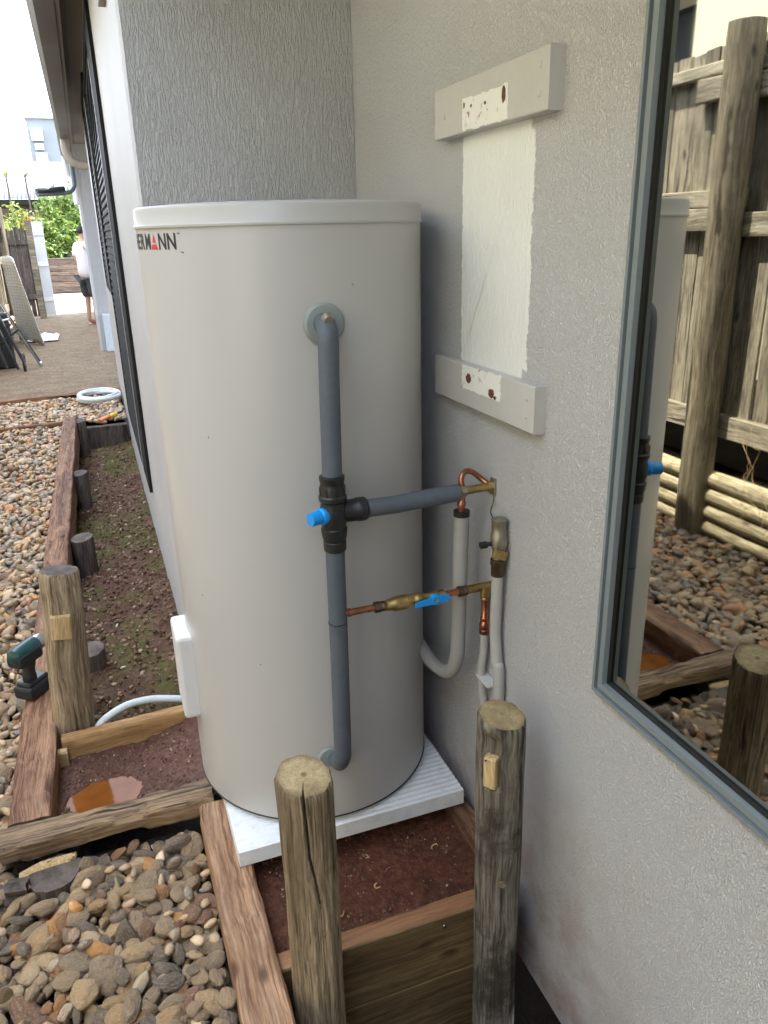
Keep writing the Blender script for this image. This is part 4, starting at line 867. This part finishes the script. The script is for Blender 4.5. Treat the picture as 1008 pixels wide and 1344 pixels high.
# ------------------------------------------------------------------ beyond: second block of the house
blk2 = thing('house_wing', 'shaded grey rendered wing of the house further along the path', 'house', (.045, 12.0, -.1))
MB().box(0, 3.5, 0, 7.0, 0, 2.72).build('wall', 'stucco_side', blk2)
MB().box(-.004, .03, -.006, .02, .0, 2.6).build('corner_bead', 'white_plastic', blk2)
MB().box(-.06, 3.6, -.1, 7.2, 2.721, 2.80).build('eave', 'soffit', blk2)
MB().add([(-.06, -.1, 2.81), (3.6, -.1, 4.0), (3.6, 7.2, 4.0), (-.06, 7.2, 2.81), (-.06, -.1, 2.80), (3.6, -.1, 2.80), (3.6, 7.2, 2.80), (-.06, 7.2, 2.80)], [(0, 1, 2, 3), (7, 6, 5, 4), (0, 4, 5, 1), (1, 5, 6, 2), (2, 6, 7, 3), (3, 7, 4, 0)]).build('roof', 'roof_tile', blk2)
MB().prism([(-.062, 2.66), (-.15, 2.66), (-.16, 2.80), (-.062, 2.80)], -.1, 7.2, axis='Y').build('gutter', 'gutter', blk2)
MB().tube(catmull([(-.11, 1.0, 2.67), (-.11, 1.0, 2.50), (-.10, 1.0, 2.38), (-.04, .95, 2.28), (-.03, .9, 2.0)], 6), .04, 12).build('downpipe', 'white_plastic', blk2)
# bent pipe bracket
bp = [ony(92, 205, 11.95), ony(97, 240, 11.9), ony(94, 250, 11.8), ony(86, 253, 11.7), ony(49, 255, 11.4)]
o = MB().tube(catmull(bp, 6), .030, 12).build('clothesline_arm', 'darkgreen'); tag(o, 'dark grey bent pipe arm reaching out from the house wing', 'pipe arm')
MB().tube([ony(48, 251, 11.4), ony(84, 248, 11.6)], .035, 8).build('folded_frame', 'tool_dark', o)
o = MB().box(.125, .40, 11.86, 11.98, -.1, .42, 0, .01).build('storage_board', 'pale_box'); tag(o, 'pale blue white panel standing against the house wing', 'panel')

# ------------------------------------------------------------------ person far down the path
pf = onz(111, 427, -.1); PX, PYY = pf[0]+.18, pf[1]
per = thing('person', 'person in pale shirt, dark shorts and sandals standing half behind the wing', 'person', (PX, PYY, -.1), rz=R_(125))
def skin(name, verts, edges, radii, mat, root=0, sub=2):
    me = bpy.data.meshes.new(name); me.from_pydata(verts, edges, []); o = mk(name, me, per)
    md = o.modifiers.new('skin', 'SKIN'); md.use_smooth_shade = True
    for i, r_ in enumerate(radii):
        sv = me.skin_vertices[0].data[i]; sv.radius = r_ if isinstance(r_, tuple) else (r_, r_); sv.use_root = (i == root)
    ss = o.modifiers.new('sub', 'SUBSURF'); ss.levels = sub; ss.render_levels = sub
    me.materials.append(M[mat]); return o
bv = [(0, 0, .93), (0, 0, 1.10), (0, .01, 1.28), (0, .01, 1.43), (0, -.01, 1.52), (0, -.03, 1.62), (0, -.03, 1.71),
      (.09, 0, .88), (.095, -.01, .50), (.095, .03, .09), (.10, -.10, .03), (-.09, 0, .88), (-.095, -.02, .50), (-.095, .0, .09), (-.10, -.13, .03),
      (.18, .01, 1.42), (.22, .03, 1.16), (.17, -.15, 1.02), (.12, -.23, 1.02), (-.18, .01, 1.42), (-.22, .03, 1.16), (-.17, -.15, 1.03), (-.10, -.23, 1.05)]
be = [(0, 1), (1, 2), (2, 3), (3, 4), (4, 5), (5, 6), (0, 7), (7, 8), (8, 9), (9, 10), (0, 11), (11, 12), (12, 13), (13, 14), (3, 15), (15, 16), (16, 17), (17, 18), (3, 19), (19, 20), (20, 21), (21, 22)]
br = [(.14, .10), (.13, .095), (.15, .10), (.11, .08), .052, (.072, .085), (.06, .075), .085, .056, .036, (.04, .025), .085, .056, .036, (.04, .025), .055, .042, .034, .03, .055, .042, .034, .03]
skin('body', bv, be, br, 'skin')
skin('shirt', [(0, 0, .80), (0, 0, 1.05), (0, .01, 1.28), (0, .01, 1.44), (.19, .01, 1.41), (.225, .03, 1.20), (-.19, .01, 1.41), (-.225, .03, 1.20)], [(0, 1), (1, 2), (2, 3), (3, 4), (4, 5), (3, 6), (6, 7)], [(.20, .155), (.185, .14), (.185, .13), (.10, .08), .075, .072, .075, .072], 'shirt')
skin('shorts', [(0, 0, .93), (.10, 0, .82), (.105, -.01, .48), (-.10, 0, .82), (-.105, -.015, .48)], [(0, 1), (1, 2), (0, 3), (3, 4)], [(.17, .125), .115, .095, .115, .095], 'shorts')
skin('hair', [(0, .03, 1.60), (0, .0, 1.69), (0, -.015, 1.755)], [(0, 1), (1, 2)], [(.062, .06), (.083, .098), (.055, .065)], 'hair')
for sx_, fy in ((.10, -.06), (-.10, -.09)):
    MB().prism([(sx_+.045*math.cos(a_), fy+.13*math.sin(a_)) for a_ in np.linspace(0, 2*math.pi, 18)[:-1]], 0, .02).build('sandal', 'sandal', per)

# ------------------------------------------------------------------ far yard: retaining wall, plants, roofs
fr = thing('far_retaining_wall', 'dark horizontal sleeper retaining wall at the end of the yard', 'retaining wall', (0, 26.0, -.1))
for i in range(6):
    o = timber_mesh('sleeper', 9, .11, .165, seed=60+i, rough=.008, bev=.012, seg=40).build('sleeper', ['far_timber'], fr, (-6, 0, .168*(i+1)+.0))
def leaves(name, n, fpos, size, mat, parent=None, up=.3, aspect=.45):
    V = np.zeros((n*4, 3)); Rr = np.zeros(n*4)
    for i in range(n):
        p, nd, sc_ = fpos(i); d = np.array(nd)+rng.normal(0, .6, 3); d /= np.linalg.norm(d); a_ = np.cross(d, rng.normal(size=3)); a_ /= np.linalg.norm(a_); b_ = np.cross(d, a_)
        l = size*sc_*rng.uniform(.6, 1.3); V[i*4:i*4+4] = [p-a_*l*.5, p+b_*l*aspect*.5, p+a_*l*.5+d*l*.1, p-b_*l*aspect*.5]; Rr[i*4:i*4+4] = rng.random()
    F = np.arange(n*4).reshape(n, 4); return np_mesh(name, V, F, Rr, mat, parent, False)
def bush(name, label, c, rad, n, size, mat, group=None):
    t = thing(name, label, 'bush', (c[0], c[1], c[2]), group); cl = [(rng.normal(size=3)*np.array(rad)*.42+np.array((0, 0, rad[2]))) for _ in range(26)]
    def fp(i):
        k_ = cl[i % len(cl)]; d = rng.normal(size=3); d /= np.linalg.norm(d); return k_+d*np.array(rad)*.36*rng.random()**.4, d+np.array((0, 0, .5)), 1
    leaves('foliage', n, fp, size, mat, t)
    for j in range(5):
        e = cl[j]; MB().tube(catmull([(0, 0, -.05), (e[0]*.3, e[1]*.3, e[2]*.5), tuple(e)], 4), [.04*(1-q/9*.7) for q in range(9)], 7).build('stem', 'stub', t)
    return t
bush('leafy_bush', 'dense sunlit green bush above the far retaining wall beside the person', (-.55, 27.2, .8), (.95, .9, 1.0), 2600, .17, 'leaf')
bush('leafy_bush', 'taller dark green bush behind the bent pipe arm', (-.05, 28.6, .8), (1.1, .9, 1.35), 2600, .17, 'leaf')
bush('leafy_bush', 'low light green bush spilling over the far retaining wall', (-1.15, 26.7, .75), (.7, .6, .55), 1500, .15, 'leaf')
bush('leafy_bush', 'bright yellow green bush behind the fence posts', (-2.3, 28.0, .8), (1.0, .8, .85), 1800, .17, 'grass')
def strap(name, label, c, n, ln, mat, group=None):
    t = thing(name, label, 'plant', c, group); V, F, Rr = [], [], []; off = 0
    for i in range(n):
        a_ = rng.uniform(0, 2*math.pi); l = ln*rng.uniform(.6, 1.1); e = rng.uniform(.25, .9); wd = .022*ln/.9; d = np.array((math.cos(a_), math.sin(a_), 0)); s_ = np.array((-d[1], d[0], 0))*wd
        for j in range(6):
            tt = j/5; p = d*l*e*tt+np.array((0, 0, l*(tt*1.05-.55*e*tt*tt))); ww = s_*(1-tt)**.6; V += [p-ww, p+ww]
        for j in range(5): F.append([off+j*2, off+j*2+1, off+j*2+3, off+j*2+2])
        Rr += [rng.random()]*12; off += 12
    np_mesh('leaf_blades', np.array(V), np.array(F), np.array(Rr), mat, t, False); return t
strap('strap_plant', 'tall grassy strap leaf plant between fence and bushes', (-1.75, 26.9, .8), 90, 1.5, 'grass')
strap('strap_plant', 'arching grassy plant at the left end of the far wall', (-2.4, 27.0, .8), 80, 1.4, 'grass')
strap('strap_plant', 'orange leaved plant among the green bushes', (-1.22, 27.4, 1.3), 60, 1.05, 'cordy')
for i, (u, v) in enumerate(((8, 234), (33, 234))):
    p = ony(u, v, 29.2); t_ = strap('yucca', ('spiky yellow green tuft on a thin stem before the corrugated roof', 'spiky tuft on a thin stem next to the pale house wall')[i], tuple(p), 26, .55, 'grass', 'spiky tufts before the pale roof')
    MB().tube([(0, 0, .8-p[2]-.02), (.02, 0, (.8-p[2])*.5), (0, 0, .05)], [.04, .03, .025], 8).build('stem', 'stub', t_)
# neighbour shed with corrugated roof
sh = thing('corrugated_shed', 'pale corrugated roof of a low shed beyond the plants', 'shed', (-3.4, 31, .8))
mb = MB(); ncx = 110; vs = []
for j, (yy, zz) in enumerate(((-1.2, 1.95), (2.2, 3.3))):
    for i in range(ncx+1): vs.append((-4+i*.066, yy, zz+.03*math.cos(i*math.pi)))
mb.add(vs, [(i, i+1, ncx+2+i, ncx+1+i) for i in range(ncx)], 0, True); ro = mb.build('roof', 'roof', sh, fixn=False)
so_ = ro.modifiers.new('thick', 'SOLIDIFY'); so_.thickness = .03
MB().box(-3.9, 3.2, -.8, 2, 0, 1.9).build('wall', 'far_timber', sh)
MB().box(-4, 3.26, -1.16, -1.08, 1.74, 1.90).build('gutter', 'ink_dark', sh)
# pale two storey house with wall boxes
q0 = ony(33, 155, 38); q1 = ony(80, 155, 38)
fh = thing('pale_house', 'tall pale blue grey house wall with small white wall boxes, beyond the shed', 'house', (q0[0], 38, .8))
hw_ = q1[0]-q0[0]+1.4; HH = q0[2]-.8
MB().box(0, hw_, 0, 4, 0, HH).build('wall', 'house_far', fh)
MB().box(-.06, hw_+.1, -.1, 4.1, HH, HH+.1).build('roof_edge', 'white_plastic', fh)
for (u0, v0, u1, v1) in ((42, 169, 55, 185), (47, 189, 57, 197), (49, 201, 62, 214), (54, 223, 66, 244)):
    a_ = ony(u0, v1, 37.9); b_ = ony(u1, v0, 37.9)
    MB().box(a_[0]-q0[0], b_[0]-q0[0], -.25, -.002, a_[2]-.8, b_[2]-.8, 0, .02).build('wall_box', 'white_plastic', fh)

# far left clutter ------------------------------------------------------------------
gp = onz(62, 418, -.1)
timber('gate_post', (gp[0], gp[1], 1.80), (gp[0], gp[1], -.3), .13, .12, ['fpost'], 'square grey gate post beside the white gate leaf', 'post', seed=70, rough=.002, seg=20)
fr_ = thing('fence_return', 'short dark paling panel joining the gate post to the boundary fence', 'fence', (gp[0], gp[1], -.1))
for i in range(5): MB().box(-.075-.094*i-.088, -.075-.094*i, -.01, .008, .05, 1.72+.03*((i*7) % 3)).build('paling', 'stub', fr_)
for z_ in (.4, 1.45): MB().box(-.54, -.07, -.05, -.011, z_, z_+.09).build('rail', 'stub', fr_)
ga = onz(72, 406, -.1); gb = (gp[0]-.35, gp[1]+.4)
gt = thing('white_gate', 'white panel gate leaf standing open behind the gate post', 'gate', (gp[0]-.12, gp[1]+.35, -.08))
MB().box(.02, .30, 0, .04, .02, 1.86).build('panel', 'white_plastic', gt)
for z_ in (.3, 1.0, 1.6): MB().box(.02, .30, -.02, -.002, z_, z_+.07).build('rail', 'foil', gt)
lp = onz(30, 440, -.1)
# embossed sheet leaning on the fence
mb = MB(); nx_, ny_ = 16, 16; vs = []
for j in range(ny_+1):
    for i in range(nx_+1):
        s_ = i/nx_; t_ = j/ny_; x_ = -1.20+.46*(1-t_*.55)*(.35+.65*s_)+.05*math.sin(s_*3); y_ = 13.9-.9*s_+.25*t_; vs.append((x_-.12+.10*s_, y_, -.09+1.28*t_+.02*math.sin(s_*5)))
mb.add(vs, [(j*(nx_+1)+i, j*(nx_+1)+i+1, (j+1)*(nx_+1)+i+1, (j+1)*(nx_+1)+i) for j in range(ny_) for i in range(nx_)], 0, True)
ps = mb.build('embossed_sheet', 'plate', fixn=False); so_ = ps.modifiers.new('thick', 'SOLIDIFY'); so_.thickness = .01
tag(ps, 'dented silver embossed sheet leaning against the fence', 'sheet')
mb = MB(); vs = []
cp_ = onz(60, 445, -.1)
for j in range(13):
    for i in range(13):
        x_, y_ = cp_[0]-.28+.48*i/12, cp_[1]-.45+.9*j/12; e_ = max(0, 1-max(abs(i-6), abs(j-6))/6.5); vs.append((x_+.03*fbm(i, j, 3, 2), y_, -.098+e_**.5*.10*(.5+abs(fbm(x_*9, y_*7, 5, 4)))))
mb.add(vs, [(j*13+i, j*13+i+1, (j+1)*13+i+1, (j+1)*13+i) for j in range(12) for i in range(12)], 0, False)
tag(mb.build('crumpled_wrap', 'foil', fixn=False), 'crumpled white plastic wrap on the path at the foot of the sheet', 'plastic wrap')
# folded black trolley
tp = onz(36, 487, -.1)
tr = thing('folded_trolley', 'folded black metal frame trolley with a dark wheel beside the fence', 'trolley', (tp[0]-.02, tp[1], -.1))
wh = MB().tube([(.0, .10*math.cos(a_), .11+.10*math.sin(a_)) for a_ in np.linspace(0, 2*math.pi, 26)[:-1]], .014, 10, closed=True).build('wheel', 'tool_dark', tr)
MB().lathe([(.0, -.01), (.05, -.01), (.05, .01), (.0, .01)], 'X', (0, 0.0, .11), 14).build('hub', 'darkgreen', wh)
for (a_, b_, r_, m_) in (((.0, 0, .11), (-.30, .1, .98), .018, 'tool_dark'), ((-.08, .05, .02), (-.36, .15, .95), .018, 'tool_dark'), ((.16, .3, .02), (-.22, .35, .86), .012, 'gutter'), ((.16, .45, .02), (-.22, .5, .84), .018, 'tool_dark'), ((-.20, 0, .05), (-.42, .2, .9), .02, 'tool_dark'), ((.0, .1, .5), (-.30, .1, .3), .012, 'tool_dark'), ((-.1, .2, .62), (-.4, .2, .55), .012, 'silver'), ((.16, .3, .03), (.16, .46, .03), .02, 'silver')):
    MB().tube([a_, b_], r_, 10).build('frame_tube', m_, tr)
MB().box(-.55, -.12, .30, .42, .0, .70, 0, .03).build('bag', 'tool_dark', tr)
# hose coil and pliers near the trench end
hc = onz(128, 524, -.10)
hcoil = thing('hose_coil', 'coil of pale hose lying on the pebbles by the trench end', 'hose', (hc[0]+.02, hc[1], -.10))
pts = []
for i in range(140):
    t_ = i/140*2*math.pi*4; rr = .20+.012*math.sin(t_*.7); pts.append((rr*math.cos(t_)*.95, rr*1.5*math.sin(t_)*.8, .02+.012*i/140*3+.006*math.sin(t_*1.3)))
MB().tube(pts, .019, 10).build('hose_loop', 'hose', hcoil)
pc = onz(143, 541, -.04)
gl = thing('hand_tool', 'orange and yellow handled tool lying on the trench end sleeper', 'tool', (pc[0], pc[1], -.10), rz=R_(30)); gl.scale = (.8, .8, .8)
MB().tube(catmull([(-.13, -.02, .0), (-.06, .0, .012), (.02, .03, .015)], 4), [.016]*9, 10).build('grip', 'orange', gl)
MB().tube(catmull([(-.12, .05, .0), (-.05, .03, .012), (.02, .03, .015)], 4), [.014]*9, 10).build('grip', 'orange', gl)
MB().tube([(.02, .03, .015), (.12, .05, .03)], [.03, .024], 12).build('body', 'yellow', gl)
MB().tube([(.12, .05, .03), (.22, .07, .04)], [.014, .010], 10).build('shaft', 'tool_dark', gl)
